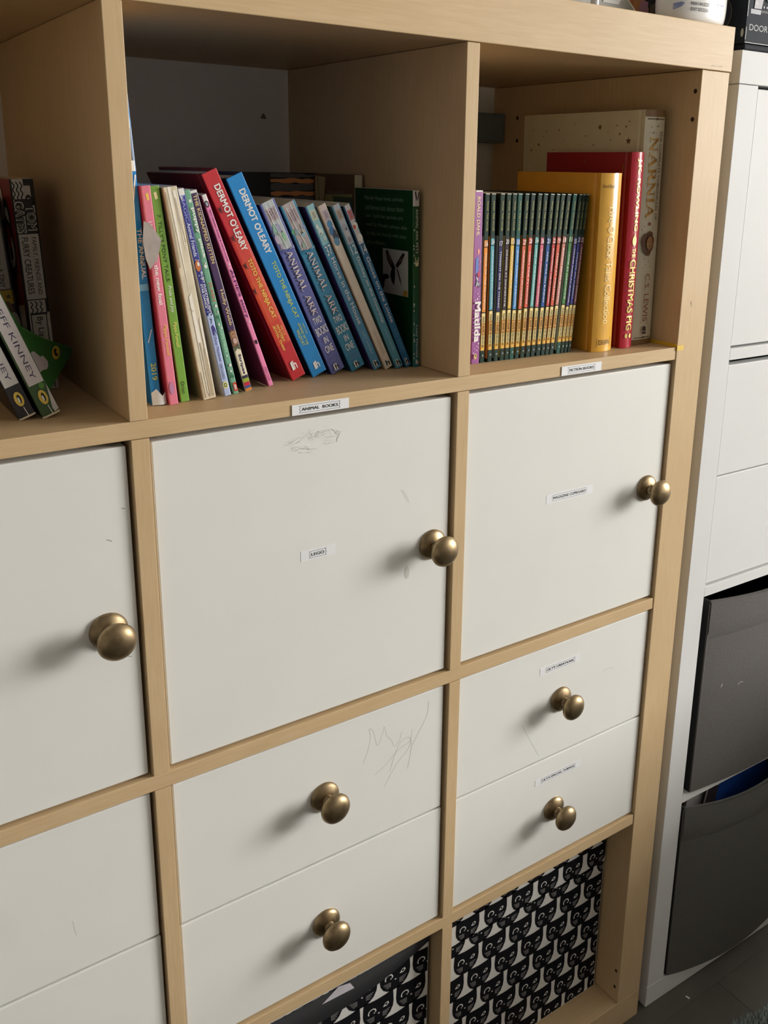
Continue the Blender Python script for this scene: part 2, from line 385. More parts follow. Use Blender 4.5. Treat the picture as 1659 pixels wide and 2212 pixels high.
def panel(root, name, x0, x1, z0, z1, marks=None, smudge=False):
    mb_ = MB(); mb_.box(x0, x1, YF, YF + .016, z0, z1, WHITE)
    if smudge:
        sk_ = Skin(mb_, lambda u, v, e: (u, YF - e, v), 1, 1)
        sk_.disc(-.4612, .9030 - .012, .0032, SMUDGE, .0075)
    if marks:
        sk_ = Skin(mb_, lambda u, v, e: (u, YF - e, v), 1, 1, .00004, .00001)
        ls = MARKS[marks]
        if marks == 'doorB':
            rs = random.Random(21); sm = mat((219, 217, 211), .6, vary=0)
            for l in ls[:3]:
                for a_, b_ in zip(l[:-1], l[1:]):
                    for q_ in range(5):
                        t_ = rs.random(); cx, cz = a_[0] + (b_[0] - a_[0]) * t_ + rs.uniform(-.003, .003), a_[1] + (b_[1] - a_[1]) * t_ + rs.uniform(-.0025, .0025)
                        dx, dz = (b_[0] - a_[0]) * rs.uniform(.15, .4), (b_[1] - a_[1]) * rs.uniform(.15, .4)
                        sk_.line([(cx - dx, cz - dz), (cx, cz + rs.uniform(-.0008, .0008)), (cx + dx, cz + dz)], rs.uniform(.0002, .0006), sm)
            ls = ls[3:]
        for l in ls:
            sk_.line(smooth_line(l) if len(l) > 2 else l, (.0010 if marks == 'doorC' else .00038), PENCIL)
    ox = root.location
    mb_.v = [(p[0] - ox[0], p[1] - ox[1], p[2] - ox[2]) for p in mb_.v]
    return mb_.build(name, root, .0014)
def carcass(root, x0, x1, z0, z1, mid=None):
    mb_ = MB(); t = .012; y0, y1 = YF + .017, .36; ox = root.location
    mb_.box(x0, x0 + t, y0, y1, z0, z1, WHITE); mb_.box(x1 - t, x1, y0, y1, z0, z1, WHITE)
    mb_.box(x0, x1, y0, y1, z0, z0 + t, WHITE); mb_.box(x0, x1, y0, y1, z1 - t, z1, WHITE); mb_.box(x0, x1, y1 - .006, y1, z0, z1, WHITE)
    if mid: mb_.box(x0, x1, y0, y1 - .01, mid - t / 2, mid + t / 2, WHITE)
    mb_.v = [(p[0] - ox[0], p[1] - ox[1], p[2] - ox[2]) for p in mb_.v]
    mb_.build('body', root)
def local(mb_, root):
    ox = root.location; mb_.v = [(p[0] - ox[0], p[1] - ox[1], p[2] - ox[2]) for p in mb_.v]; return mb_
GAPS = {0: (.0022, .0028), 1: (.0024, .0046), 2: (.0026, .0032)}
DOORS = {0: ('white cupboard insert with the strip label reading magazine cupboard', (-.0823, .9186), 'MAGAZINE CUPBOARD', (-.2597, -.1819, .9303, .9420, .125, .86, False)),
         1: ('white cupboard insert with grey scuffs and a small four-letter label', (-.4285, .9172), 'LEGO', (-.5903, -.5504, .9343, .9453, .23, .73, True)),
         2: ('unlabelled white cupboard insert at the left edge with largest brass knob', (-.783, .9142), None, None)}
DRAWERS = {0: 'pair of white drawers labelled with creations and special things', 1: 'pair of white drawers with pencil scribbles on the upper front', 2: 'pair of white drawers at the left edge without visible knobs'}
for c in (0, 1, 2):
    x0, x1 = COLX[c]; gl, gr = GAPS[c]
    lab, kp, txt, lb = DOORS[c]
    z0, z1 = ROW[2]
    t = thing('cupboard_insert', lab, 'cupboard', (x0, 0, z0), group='white door inserts in the middle row')
    carcass(t, x0 + .002, x1 - .002, z0 + .0005, z1 - .002)
    d = panel(t, 'door', x0 + gl, x1 - gr, z0 + .0028, z1 - .0055, {1: 'doorB', 2: 'doorC'}.get(c), c == 1)
    kb = MB()
    class _P: pass
    knob_parent = d
    a = bpy.data.objects.new
    n0 = len(COL.objects)
    knob(d, kp[0] - x0, kp[1] - z0, YF)
    if txt:
        lm = local(label_mesh(txt, *lb[:6], y=YF, zig=lb[6]), t); lm.build('paper_label', d)
    z0, z1 = ROW[3]; mid = .567
    t = thing('drawer_insert', DRAWERS[c], 'drawers', (x0, 0, z0), group='white drawer inserts in the third row')
    carcass(t, x0 + .002, x1 - .002, z0 + .0005, z1 - .002, mid)
    up = panel(t, 'drawer', x0 + gl, x1 - gr, mid + .0011, z1 - .0035, {0: 'drawerA', 1: 'drawerB', 2: 'drawerC'}[c])
    lo = panel(t, 'drawer', x0 + gl - .0004, x1 - gr + .0008, z0 + .0028, mid - .0011)
    kx = {0: -.2146, 1: -.5668, 2: -.9235}[c]
    knob(up, kx - x0, .6500 - z0, YF); knob(lo, kx - x0, .4818 - z0, YF)
    if c == 0:
        local(label_mesh("LILY'S CREATIONS", -.2537, -.1831, .6957, .7066, .14, .87, y=YF), t).build('paper_label', up)
        local(label_mesh("LILY'S SPECIAL THINGS", -.2510, -.1683, .5301, .5402, .12, .88, y=YF), t).build('paper_label', lo)

# ------------------------------------------------------------------ books
def ctx(spine_skin, w, h, left_skin=None, d=0):
    """Drawing helpers in fractions: t runs from the head to the foot, u across the spine."""
    class A: pass
    a = A(); sk_ = spine_skin; a.sk = sk_; a.w, a.h = w, h
    a.B = lambda t0, t1, col, u0=0.0, u1=1.0: sk_.rect(u0 * w, u1 * w, h * (1 - t1), h * (1 - t0), col)
    a.T = lambda txt, t0, t1, u0, u1, col, bold=0.01, shear=0.0, serif=False: sk_.text(txt, u0 * w, u1 * w, h * (1 - t1), h * (1 - t0), col, True, bold, shear, serif)
    a.F = lambda txt, t0, t1, u0, u1, col, bold=0.01: sk_.text(txt, u0 * w, u1 * w, h * (1 - t1), h * (1 - t0), col, False, bold)
    a.D = lambda t, u, r, col, rv=None: sk_.disc(u * w, h * (1 - t), r, col, rv)
    a.P = lambda pts, col: sk_.poly([(u * w, h * (1 - t)) for u, t in pts], col)
    a.ST = lambda t, u, r, col: sk_.star(u * w, h * (1 - t), r, col)
    a.LN = lambda pts, wd, col: sk_.line([(u * w, h * (1 - t)) for u, t in pts], wd, col)
    a.L = left_skin; a.d = d
    return a
def K(r, g, b, rough=0.42, vary=0.04): return mat((r, g, b), rough, vary=vary, scale=90)
WHT = K(236, 234, 228); BLK = K(24, 22, 24); CRM = K(226, 214, 186)

def book(name, label, x, y, w, h, d, lean, spine, left=None, right=None, art=None, hard=False, bulge=0.0, group=None, z=None, cat='book', pages=None, tz=0.0, torn=None):
    left = left or spine; right = right or left
    la = R_(lean); z = Z1 if z is None else z
    root = thing(name, label, cat, (x, y, z + .0002 + (w * math.sin(-la) if la < 0 else 0)), (0, -la, tz), group)
    t = .0024 if hard else .0007
    r = min(.0011, w * .2)
    def ysp(u):
        if bulge: return -bulge * (1 - (2 * u / w - 1) ** 2)
        q_ = min(u, w - u)
        return 0.0 if q_ >= r else r - math.sqrt(max(0, r * r - (r - q_) ** 2))
    n = 16
    us = [w * i / n for i in range(n + 1)] if bulge else [0, r * .25, r * .6, r, w / 2, w - r, w - r * .6, w - r * .25, w]
    if hard: lo = [(0, d), (0, .0105), (.0013, .0085), (.0013, .0065), (0, .0045)]
    else: lo = [(0, d), (0, d * .5)]
    ro = [(w - p[0], p[1]) for p in reversed(lo)]
    mid_ = [(u, ysp(u)) for u in us]
    outer = lo + mid_ + ro
    nl, nm = len(lo), len(mid_)
    inner = []
    for i, (px, py) in enumerate(outer):
        if i < nl: inner.append((px + t, py if py == d else max(py, t)))
        elif i >= nl + nm: inner.append((px - t, py if py == d else max(py, t)))
        else: inner.append((min(max(px, t), w - t), py + t))
    mb_ = MB(); N = len(outer)
    vs = [(p[0], p[1], 0) for p in outer] + [(p[0], p[1], h) for p in outer] + [(p[0], p[1], 0) for p in inner] + [(p[0], p[1], h) for p in inner]
    for i in range(N - 1):
        mt = left if i < nl else (right if i >= nl + nm - 1 else spine)
        if not (bulge and nl <= i < nl + nm - 1):
            mb_.add([vs[i], vs[i + 1], vs[N + i + 1], vs[N + i]], [(0, 1, 2, 3)], mt)
        mb_.add([vs[2 * N + i], vs[3 * N + i], vs[3 * N + i + 1], vs[2 * N + i + 1]], [(0, 1, 2, 3)], mt if hard else WHT)
        mb_.add([vs[i], vs[i + 1], vs[2 * N + i + 1], vs[2 * N + i]], [(0, 1, 2, 3)], mt if hard else WHT)
        mb_.add([vs[N + i], vs[N + i + 1], vs[3 * N + i + 1], vs[3 * N + i]], [(0, 1, 2, 3)], mt if hard else WHT)
    if bulge:
        mb_.add([vs[i] for i in range(nl, nl + nm)] + [vs[N + i] for i in range(nl, nl + nm)], [(i, i + 1, nm + i + 1, nm + i) for i in range(nm - 1)], spine, True)
    for i in (0, N - 1):
        mb_.add([vs[i], vs[N + i], vs[3 * N + i], vs[2 * N + i]], [(0, 1, 2, 3)], left)
    sk_ = Skin(mb_, lambda u, v, e: (u, ysp(u) - e, v), w, h, .0005 if bulge else .00012)
    lk = Skin(mb_, lambda s_, v, e: (-e, s_, v), d, h)
    if art: art(ctx(sk_, w, h, lk, d))
    cov = mb_.build('cover', root)
    pg = MB(); ins = .003 if hard else .0004
    pg.box(t, w - t, (t + .001) if not hard else .004, d - (.004 if hard else .0006), ins, h - ins, pages or PAGE)
    pg.build('pages', root)
    return root

GOLD = mat((196, 160, 84), 0.28, 0.85, vary=0.05); HLOGO = BLK
def hlogo(a, t0, t1, fg=BLK, bg=WHT, u0=.28, u1=.72):
    m = (u0 + u1) / 2
    if fg is BLK:
        a.B(t0, t1, bg, u0, m + .04); a.F('h', t0 + .003, t1 - .003, u0 + .08, u1 - .04, BLK, .03)
    else:
        a.P([(u0, t0 + .006), (m - .02, t0), (m - .02, t1), (u0, t1)], bg); a.F('h', t0, t1 - .002, m, u1 + .06, bg, .02)
def penguin(a, t, u, ru, rv):
    a.D(t, u, ru, K(222, 190, 84), rv); a.D(t, u + .02, ru * .42, BLK, rv * .62); a.D(t + .004, u - .02, ru * .2, WHT, rv * .4)

GB = 'books on the animal shelf'
# -- animal shelf, from the left
def art_annual(a):
    a.B(0, .02, WHT); a.B(.02, .09, K(225, 228, 236)); a.B(.09, .17, WHT); a.B(.17, .26, K(70, 52, 56)); a.B(.17, .26, K(150, 170, 200), .75, 1); a.B(.26, .29, WHT)
    a.T('THE ANNUAL', .455, .605, .42, .84, WHT, .02); a.T('2019', .865, .92, .3, .8, K(190, 200, 110), .02)
    a.LN([(.2, .40), (.5, .36), (.85, .30)], .0012, WHT); a.LN([(.85, .50), (.4, .56)], .0008, K(190, 215, 235)); a.B(.62, .64, K(120, 180, 225), 0, 1)
    a.LN([(.3, .80), (.75, .76)], .0007, WHT)
ann = book('hardback_annual', 'tall thin glossy blue annual leaning on the divider, leftmost in the animal row', -.7176, .046, .0092, .2915, .215, 2.9,
     mat((32, 136, 212), .2, vary=.05, coat=.5), mat((36, 110, 176), .2), None, art_annual, hard=True, group=GB)
mb = MB()          # torn clear wrapper frill at the foot and loose grey flap
pl = mat((226, 228, 232), .12, vary=.05, coat=.5)
pts = [(.000, .0), (.0045, -.0018), (.0088, -.0035), (.0128, -.0015), (.0152, .0035), (.0140, .009)]
vs = []
for i, (px, py) in enumerate(pts): vs += [(px, py - .0012, .0004), (px + .0004, py - .0004, .012 + .004 * math.sin(i * 2.1))]
mb.add(vs, [(2 * i, 2 * i + 2, 2 * i + 3, 2 * i + 1) for i in range(len(pts) - 1)], pl, True); mb.build('plastic_wrapper', ann)
mb = MB()
fl = [(.0079, .1656), (.0132, .1628), (.0180, .155), (.0215, .1487), (.0190, .140), (.0165, .1329), (.0089, .1239), (.0062, .1333), (.0053, .1492)]
mb.prism([(p[0], p[1]) for p in fl], -.0092, -.0086, mat((164, 154, 148), .6, vary=.12, scale=120)); mb.build('grey_flap', ann)

def art_pink(a):
    y_ = K(236, 196, 92)
    a.P([(.35, .035), (.65, .03), (.7, .06), (.45, .065)], y_)
    a.T('LUC', .155, .205, .3, .68, WHT, .01); a.T('CE', .305, .335, .3, .68, WHT, .01); a.T('the new foal', .345, .525, .28, .72, WHT, .02); a.T('Pippa Funnell', .62, .765, .28, .8, y_, .01, .2)
    a.D(.92, .45, .0022, K(190, 130, 170), .006)
book('slim_paperback', 'slim pink paperback next to the blue annual', -.7035, .039, .0084, .1955, .130, 4.3, K(224, 124, 146), K(190, 60, 90), None, art_pink, group=GB)
def art_green(a):
    y_ = K(232, 226, 120); dk = K(58, 84, 30)
    a.P([(.3, .03), (.6, .025), (.68, .055), (.4, .06)], K(236, 226, 170))
    a.T("7. TILLY'S PONY TAILS:", .125, .43, .36, .72, dk, .01); a.T('Pride and Joy', .445, .57, .3, .75, WHT, 0, .2); a.T('Pippa Funnell', .615, .735, .3, .78, y_, .01, .2)
    a.T('Orion', .90, .96, .3, .68, K(24, 40, 24), .0)
book('slim_paperback', 'slim green paperback between the pink one and the taped cream one', -.6912, .0445, .0089, .1955, .130, 5.2, K(118, 166, 62), K(70, 106, 40), None, art_green, group=GB)
def art_cream(a):
    hi = mat((246, 240, 226), .2, vary=.03); dk = K(176, 160, 132); sh = K(196, 180, 150)
    a.P([(.62, .02), (.82, .015), (.86, .12), (.76, .3), (.66, .12)], hi); a.P([(.3, .0), (.5, .0), (.52, .2), (.46, .5), (.36, .2)], hi)
    a.P([(.36, .5), (.6, .48), (.66, .75), (.62, .98), (.42, .97)], hi); a.P([(.78, .62), (.9, .6), (.92, .78), (.82, .8)], hi)
    a.LN([(.12, .02), (.2, .2), (.16, .36)], .0007, dk); a.LN([(.72, .05), (.78, .16), (.9, .25)], .0006, sh); a.LN([(.25, .55), (.5, .57)], .0005, sh)
    a.LN([(.15, .86), (.2, .99)], .0006, K(110, 92, 60)); a.LN([(.55, .72), (.6, .99)], .0012, sh); a.LN([(.78, .75), (.84, .99)], .0009, dk)
book('worn_paperback', 'thick cream book with a blank crinkled taped spine', -.6703, .0415, .0130, .1955, .130, 8.2, mat((222, 210, 184), .3, vary=.10, scale=70, coat=.3), K(168, 152, 122), None, art_cream, group=GB)
def art_navy(a):
    lb = K(176, 190, 226); lav = K(150, 156, 220)
    a.B(0, 1, WHT, 0, .09); a.B(0, .03, WHT, .2, .9); a.P([(.2, .03), (.5, .02), (.45, .06)], WHT)
    a.T('MAGIC', .03, .15, .28, .72, lav, .01); a.T('Animal Friends', .155, .31, .28, .74, K(216, 220, 244), .015)
    a.D(.355, .5, .0024, K(206, 120, 60), .0052); a.D(.347, .6, .0011, WHT, .002)
    for t_, u_ in ((.325, .4), (.33, .7), (.385, .75), (.40, .35), (.415, .5), (.56, .5), (.57, .7), (.575, .4)): a.ST(t_, u_, .0008, WHT)
    a.T("RUBY FUZZYBRUSH'S", .385, .59, .58, .88, WHT, .015); a.T('STAR DANCE', .44, .555, .2, .5, WHT, .015)
    a.B(.595, 1, lb); a.P([(0, .60), (0, .585), (.3, .595), (.5, .58), (.7, .6), (1, .59), (1, .605), (0, .61)], lb)
    a.F('7', .61, .635, .4, .65, K(40, 44, 80), .02)
    pu = K(66, 56, 130); a.P([(.35, .65), (.6, .64), (.85, .66), (.9, .70), (.75, .675), (.6, .67), (.68, .70), (.5, .685), (.4, .70)], pu)
    a.T('Daisy Meadows', .70, .825, .3, .75, pu, .0, .15); a.T('ORCHARD', .835, .915, .3, .65, K(70, 70, 110), 0)
    a.D(.945, .48, .0026, K(222, 214, 140), .0036); a.D(.945, .48, .0016, K(90, 110, 50), .0022); a.D(.945, .48, .0008, CRM)
book('slim_paperback', 'thin navy paperback turning pale lilac at the foot, with orange fox art', -.6476, .0467, .0073, .1955, .130, 10.8, K(58, 62, 140), K(226, 226, 230), None, art_navy, group=GB)
def art_teal(a):
    for t_, u_, r_ in ((.05, .55, .0012), (.30, .75, .0007), (.355, .5, .0014), (.34, .6, .0007), (.55, .62, .0012), (.58, .7, .0008), (.64, .4, .0009), (.80, .45, .0007), (.85, .6, .0012), (.88, .5, .0008), (.66, .7, .0007)): a.D(t_, u_, r_, WHT, r_ * 1.3)
    a.P([(.2, .16), (.5, .17), (.6, .19), (.3, .2)], K(84, 142, 110)); a.P([(.3, .59), (.7, .6), (.6, .63)], K(50, 110, 76)); a.P([(.3, .88), (.8, .91), (.4, .92)], K(60, 118, 84))
    a.T('puppy', .08, .20, .3, .85, WHT, .03); a.T('place', .225, .315, .3, .85, WHT, .03); a.T('FLASH', .435, .525, .3, .75, K(200, 96, 70), .02)
    a.T('ELLEN MILES', .65, .78, .32, .7, K(190, 226, 196), .0)
    a.B(.94, .985, K(206, 52, 40), .28, .85); a.B(.948, .977, WHT, .42, .54); a.B(.953, .977, WHT, .62, .72); a.B(.953, .959, WHT, .54, .72)
book('slim_paperback', 'thin sea-green paperback with white bubbles and a red foot logo', -.6370, .0485, .0058, .1950, .130, 11.7, K(116, 170, 138), K(60, 104, 76), None, art_teal, group=GB)
def art_kitten(a):
    gold = K(226, 200, 140)
    a.B(0, 1, WHT, .93, 1); a.B(0, .012, WHT)
    a.T('THE KIDNAPPED KITTEN', .02, .345, .34, .76, gold, .02); a.T('Holly Webb', .475, .655, .28, .78, gold, .015)
    a.B(.685, .765, K(150, 108, 84), .05, .93); a.D(.70, .5, .0024, K(176, 130, 96), .0034); a.P([(.3, .69), (.36, .672), (.46, .69)], K(160, 116, 86)); a.P([(.6, .69), (.72, .672), (.76, .69)], K(160, 116, 86))
    a.D(.70, .42, .0004, BLK); a.D(.70, .62, .0004, BLK); a.D(.735, .5, .002, K(204, 170, 156), .003)
    a.B(.765, 1, CRM, .02, .93); a.P([(.1, .765), (.9, .755), (.9, .785), (.5, .775), (.1, .79)], K(90, 92, 70))
    a.T('Stripes', .805, .91, .3, .74, K(40, 40, 86), .03)
    for t0, t1, c_ in ((.917, .932, K(44, 40, 70)), (.932, .952, K(150, 170, 44)), (.952, .972, K(190, 36, 66)), (.972, .984, K(50, 84, 150)), (.984, .998, K(214, 130, 40))): a.B(t0, t1, c_, .1, .9)
book('slim_paperback', 'dark purple paperback with gold title and a cream foot with coloured stripes', -.6228, .0534, .0077, .1960, .130, 14.0, K(72, 44, 88), K(44, 30, 40), None, art_kitten, group=GB)
def art_alfie(a):
    pu = K(104, 44, 110)
    a.B(0, .035, K(232, 226, 222), .1, .9); a.sk.ring(.45 * a.w, a.h * .955, .0014, .0021, BLK, asp=1.5); a.D(.045, .45, .0012, K(170, 170, 180), .002)
    a.T('BATTERSEA DOGS & CATS HOME', .075, .33, .5, .76, pu, .01); a.D(.345, .6, .0008, WHT); a.T("ALFIE'S story", .37, .625, .3, .88, pu, .03)
    a.ST(.645, .6, .0013, WHT); a.ST(.36, .5, .0009, WHT); a.D(.755, .55, .0012, BLK, .0022); a.D(.748, .7, .0007, K(80, 60, 50)); a.T('RED FOX', .895, .972, .4, .75, K(90, 24, 60), .0)
book('slim_paperback', 'bright pink leaning paperback touching the red hardback', -.5932, .0617, .0054, .1965, .130, 18.5, K(236, 132, 176), K(150, 60, 104), None, art_alfie, group=GB)
def bat(a, t, u, s):
    a.P([(u - .10 * s, t - .012 * s), (u, t - .004 * s), (u + .12 * s, t - .018 * s), (u + .04 * s, t + .004 * s), (u + .10 * s, t + .022 * s), (u - .02 * s, t + .008 * s), (u - .06 * s, t + .024 * s), (u - .04 * s, t + .002 * s)], BLK)
def art_red(a):
    for i, c_ in enumerate(((206, 62, 48), (212, 72, 46), (216, 82, 46), (214, 78, 46), (208, 66, 46))): a.B(.30 + .1 * i, .42 + .1 * i, K(*c_), .02, .98)
    yl = K(238, 206, 90)
    a.T("DERMOT O'LEARY", .06, .36, .40, .80, WHT, .03)
    a.T('TOTO THE NINJA CAT', .40, .69, .38, .72, yl, .02)
    a.T('AND THE', .735, .785, .70, .80, yl, .01); a.T('MYSTERY', .725, .81, .44, .62, yl, .02); a.T('JEWEL THIEF', .72, .85, .20, .38, yl, .02)
    for t_, u_ in ((.16, .2), (.29, .2), (.42, .22), (.54, .1)): bat(a, t_, u_, 1.0)
    hlogo(a, .91, .955, K(200, 50, 44), WHT, .3, .62)
book('hardback_book', 'red hardback with black bats, leaning left in the animal row', -.5616, .0720, .0165, .2230, .150, 23.5, K(196, 48, 56, .3), K(124, 22, 30), None, art_red, hard=True, group=GB)
def art_blue(a):
    yl = K(196, 214, 110)
    a.T("DERMOT O'LEARY", .065, .37, .40, .78, WHT, .03); a.T('TOTO THE NINJA CAT', .41, .70, .40, .72, yl, .02)
    a.T('AND THE', .735, .79, .70, .80, yl, .01); a.T('LEGEND OF THE', .725, .84, .45, .60, yl, .02); a.T('WILDCAT', .75, .835, .20, .38, yl, .02)
    hlogo(a, .93, .97, K(30, 110, 180), WHT, .36, .66)
book('hardback_book', 'bright blue hardback leaning on the red one', -.5358, .0761, .0180, .2195, .150, 23.9, K(34, 138, 208, .3), K(16, 40, 84), None, art_blue, hard=True, group=GB)
def art_ark(col, dark, pic):
    def f(a):
        a.B(0, .265, pic); a.B(.035, .105, K(176, 160, 164), .18, .82); a.T('ANIMAL', .04, .10, .52, .74, K(90, 70, 80), .0); a.T('ARK', .045, .095, .26, .46, K(90, 70, 80), .0)
        rnd = random.Random(int(a.w * 1e6))
        for i in range(9): a.D(.13 + rnd.random() * .11, .15 + rnd.random() * .7, .0012 + rnd.random() * .0016, K(*[v + rnd.randint(-40, 25) for v in (170, 176, 186)]), .002 + rnd.random() * .003)
        a.D(.17, .62, .0007, BLK); a.LN([(.3, .02), (.36, .12), (.5, .2), (.55, .26)], .0006, WHT); a.LN([(.6, .01), (.62, .08), (.7, .18)], .0004, WHT)
        a.P([(0, .262), (.3, .255), (.6, .268), (1, .258), (1, .275), (0, .28)], col)
        a.sk.text('ANIMAL ARK', .30 * a.w, .68 * a.w, a.h * (1 - .652), a.h * (1 - .272), dark, True, serif=True)
        a.sk.text('ANIMAL ARK', .34 * a.w, .72 * a.w, a.h * (1 - .65), a.h * (1 - .27), K(238, 224, 222), True, serif=True)
        for s_, t0, t1, u0, u1 in (('TWO', .66, .70, .22, .78), ('BOOKS', .718, .765, .12, .92), ('IN', .782, .82, .38, .66), ('ONE', .832, .875, .22, .78)): a.F(s_, t0, t1, u0, u1, WHT, .005)
        a.F('LUCY', .885, .908, .3, .72, K(110, 130, 176), 0); a.F('DANIELS', .915, .935, .2, .84, K(110, 130, 176), 0)
        hlogo(a, .948, .985, BLK, WHT, .3, .68)
    return f
book('thick_paperback', 'violet paperback with white serif title and grey animal picture at its head', -.5119, .0781, .0172, .1935, .130, 23.9, K(96, 102, 168), K(34, 42, 110), None, art_ark(K(96, 102, 168), K(40, 36, 70), K(186, 194, 196)), group=GB)
book('thick_paperback', 'teal-blue paperback with white serif title and torn silvery head', -.4861, .0794, .0178, .1930, .130, 25.0, K(52, 136, 174), K(22, 72, 112), None, art_ark(K(52, 136, 174), K(20, 50, 80), K(182, 172, 172)), group=GB)
def art_small(num, title, pic, blob, acc, fg=WHT, auth=WHT):
    def f(a):
        a.B(0, .225, pic); a.B(.03, .085, K(186, 170, 176) if acc is None else acc, .2, .85); a.T('ARK', .038, .078, .35, .7, K(120, 96, 110), 0)
        for t_, u_, r_, c_ in blob: a.D(t_, u_, r_, c_, r_ * 1.5)
        if num: a.F(num, .232, .285, .2, .85, WHT, .0)
        if title: a.T(title, .305, .71, .34, .78, fg, .0)
        a.T('LUCY DANIELS', .755, .905, .36, .64, auth, .0)
        hlogo(a, .945, .985, BLK, WHT, .2, .8)
    return f
book('paperback_book', 'slim blue paperback numbered 37 with a pale horse picture', -.4606, .0746, .0104, .1930, .128, 25.1, K(76, 144, 182), K(58, 44, 100), None,
     art_small('37', 'Horse in the House', K(146, 196, 200), ((.15, .5, .0026, K(206, 222, 216)), (.19, .65, .002, K(186, 212, 214)), (.12, .35, .0016, K(220, 228, 220)), (.16, .42, .0006, BLK)), K(196, 204, 176), auth=K(160, 200, 220)), group=GB)
book('paperback_book', 'faded cream paperback with a dark blue picture at its head', -.4474, .0720, .0097, .1935, .128, 25.2, K(226, 212, 194), K(186, 168, 140), None,
     art_small(None, None, K(214, 196, 190), ((.11, .5, .003, K(64, 130, 176)), (.15, .45, .0034, K(50, 110, 160)), (.185, .6, .0032, K(40, 54, 76)), (.21, .5, .003, K(86, 140, 176)), (.16, .68, .0018, K(50, 60, 80))), None, auth=K(196, 180, 166)), group=GB)
book('paperback_book', 'slim greenish-blue paperback numbered 12 with a grey donkey picture', -.4354, .0685, .0094, .1930, .128, 24.6, K(80, 148, 172), K(50, 92, 96), None,
     art_small('12', 'Donkey on the Doorstep', K(176, 178, 184), ((.13, .5, .0026, K(160, 160, 170)), (.17, .6, .0024, K(196, 190, 196)), (.2, .55, .002, K(150, 150, 160)), (.14, .62, .0007, BLK)), K(170, 150, 130), auth=K(150, 190, 204)), group=GB)
book('paperback_book', 'deep blue paperback numbered 14 with a white goose picture, last of the leaning row', -.4226, .0693, .0083, .1925, .128, 24.3, K(28, 104, 150), K(14, 40, 72), None,
     art_small('14', 'Goose on the Loose', K(214, 208, 208), ((.12, .6, .0026, WHT), (.125, .4, .0016, K(206, 90, 60)), (.19, .6, .003, WHT), (.10, .78, .0006, BLK)), K(206, 120, 120), auth=K(90, 150, 186)), group=GB)
def art_pets(a):
    gr = K(28, 84, 44); tl = K(34, 104, 112)
    for i in range(8): a.B(.4 + .075 * i, .48 + .075 * i, K(int(28 + 6 * i / 7), int(86 + 18 * i / 7), int(46 + 66 * i / 7)), .0, 1)
    a.B(0, .085, K(222, 214, 210)); a.P([(.2, .01), (.35, .0), (.55, .04), (.45, .06)], BLK); a.P([(.9, .005), (.75, .01), (.6, .05), (.7, .055)], BLK)
    a.T('ANIMAL ARK PETS', .10, .345, .36, .72, K(226, 226, 214), .0); a.T('3', .365, .42, .25, .8, K(236, 232, 190), .02); a.T('Lucy Daniels', .755, .945, .3, .72, K(216, 226, 220), .0)
    a.F('h', .955, .985, .35, .75, WHT, .03)
    rnd = random.Random(3)
    for i in range(26): a.D(.1 + .85 * rnd.random(), .05 if rnd.random() < .6 else .97, .0004, K(190, 200, 190), .0012)
    # back-cover print on the left face: viewed with the spine on the right
    L = a.L; tx = K(150, 176, 150)
    def row(s0, s1, z0, z1, txt):
        vs_, fs_ = font_text(txt, 0.0, 0.0); e = L.lift()
        x0, x1 = min(p[0] for p in vs_), max(p[0] for p in vs_); y0, y1 = min(p[1] for p in vs_), max(p[1] for p in vs_)
        a.sk.mb.add([L.f(s0 + (s1 - s0) * (p[0] - x0) / (x1 - x0), z0 + (z1 - z0) * (p[1] - y0) / (y1 - y0), e) for p in vs_], fs_, tx)
    yb = .068
    for i, (txt, s0, s1) in enumerate((('Mandy Hope loves animals', .1669, .0869), ('and knows lots about them', .1655, .0865), ('too - both her parents are', .1645, .0880), ("vets! So Mandy's always able", .1640, .0800), ('to help her friends with their', .1638, .0800), ('pet problems...', .1630, .1210))):
        z = 1.2848 - .0098 * i; row(s0 - yb, s1 - yb, z - .0030 - Z1, z + .0026 - Z1, txt)
    q0, q1, za, zb = .1285 - yb, .0770 - yb, 1.1810 - Z1, 1.2310 - Z1
    L.rect(q0, q1, za, zb, K(206, 204, 200), 1)
    def PP(pts, c_): L.poly([(q0 + (q1 - q0) * u, za + (zb - za) * v) for u, v in pts], c_)
    PP([(.12, .95), (.2, .97), (.34, .8), (.46, .66), (.42, .52), (.3, .62), (.18, .75)], BLK); PP([(.88, .93), (.8, .95), (.6, .75), (.52, .66), (.58, .6), (.74, .72)], BLK)
    PP([(.18, .90), (.24, .9), (.36, .74), (.38, .64), (.26, .72)], K(120, 84, 84)); PP([(.82, .88), (.68, .78), (.62, .7), (.74, .76)], K(120, 84, 84))
    PP([(.42, .66), (.5, .64), (.5, .4), (.46, .2), (.36, .28), (.30, .42), (.36, .55)], BLK); PP([(.54, .64), (.62, .56), (.72, .36), (.76, .2), (.7, .3), (.62, .46)], BLK)
    PP([(.0, .40), (.2, .44), (.28, .36), (.1, .3), (.04, .1), (.0, .1)], BLK); PP([(.78, .02), (.98, .0), (.98, .14), (.86, .14)], K(196, 150, 60))
book('paperback_book', 'dark green upright paperback against the divider with rabbit picture on its back cover', -.4138, .0680, .0082, .1915, .130, 1.0, K(28, 84, 44), K(16, 66, 30), None, art_pets, group=GB)
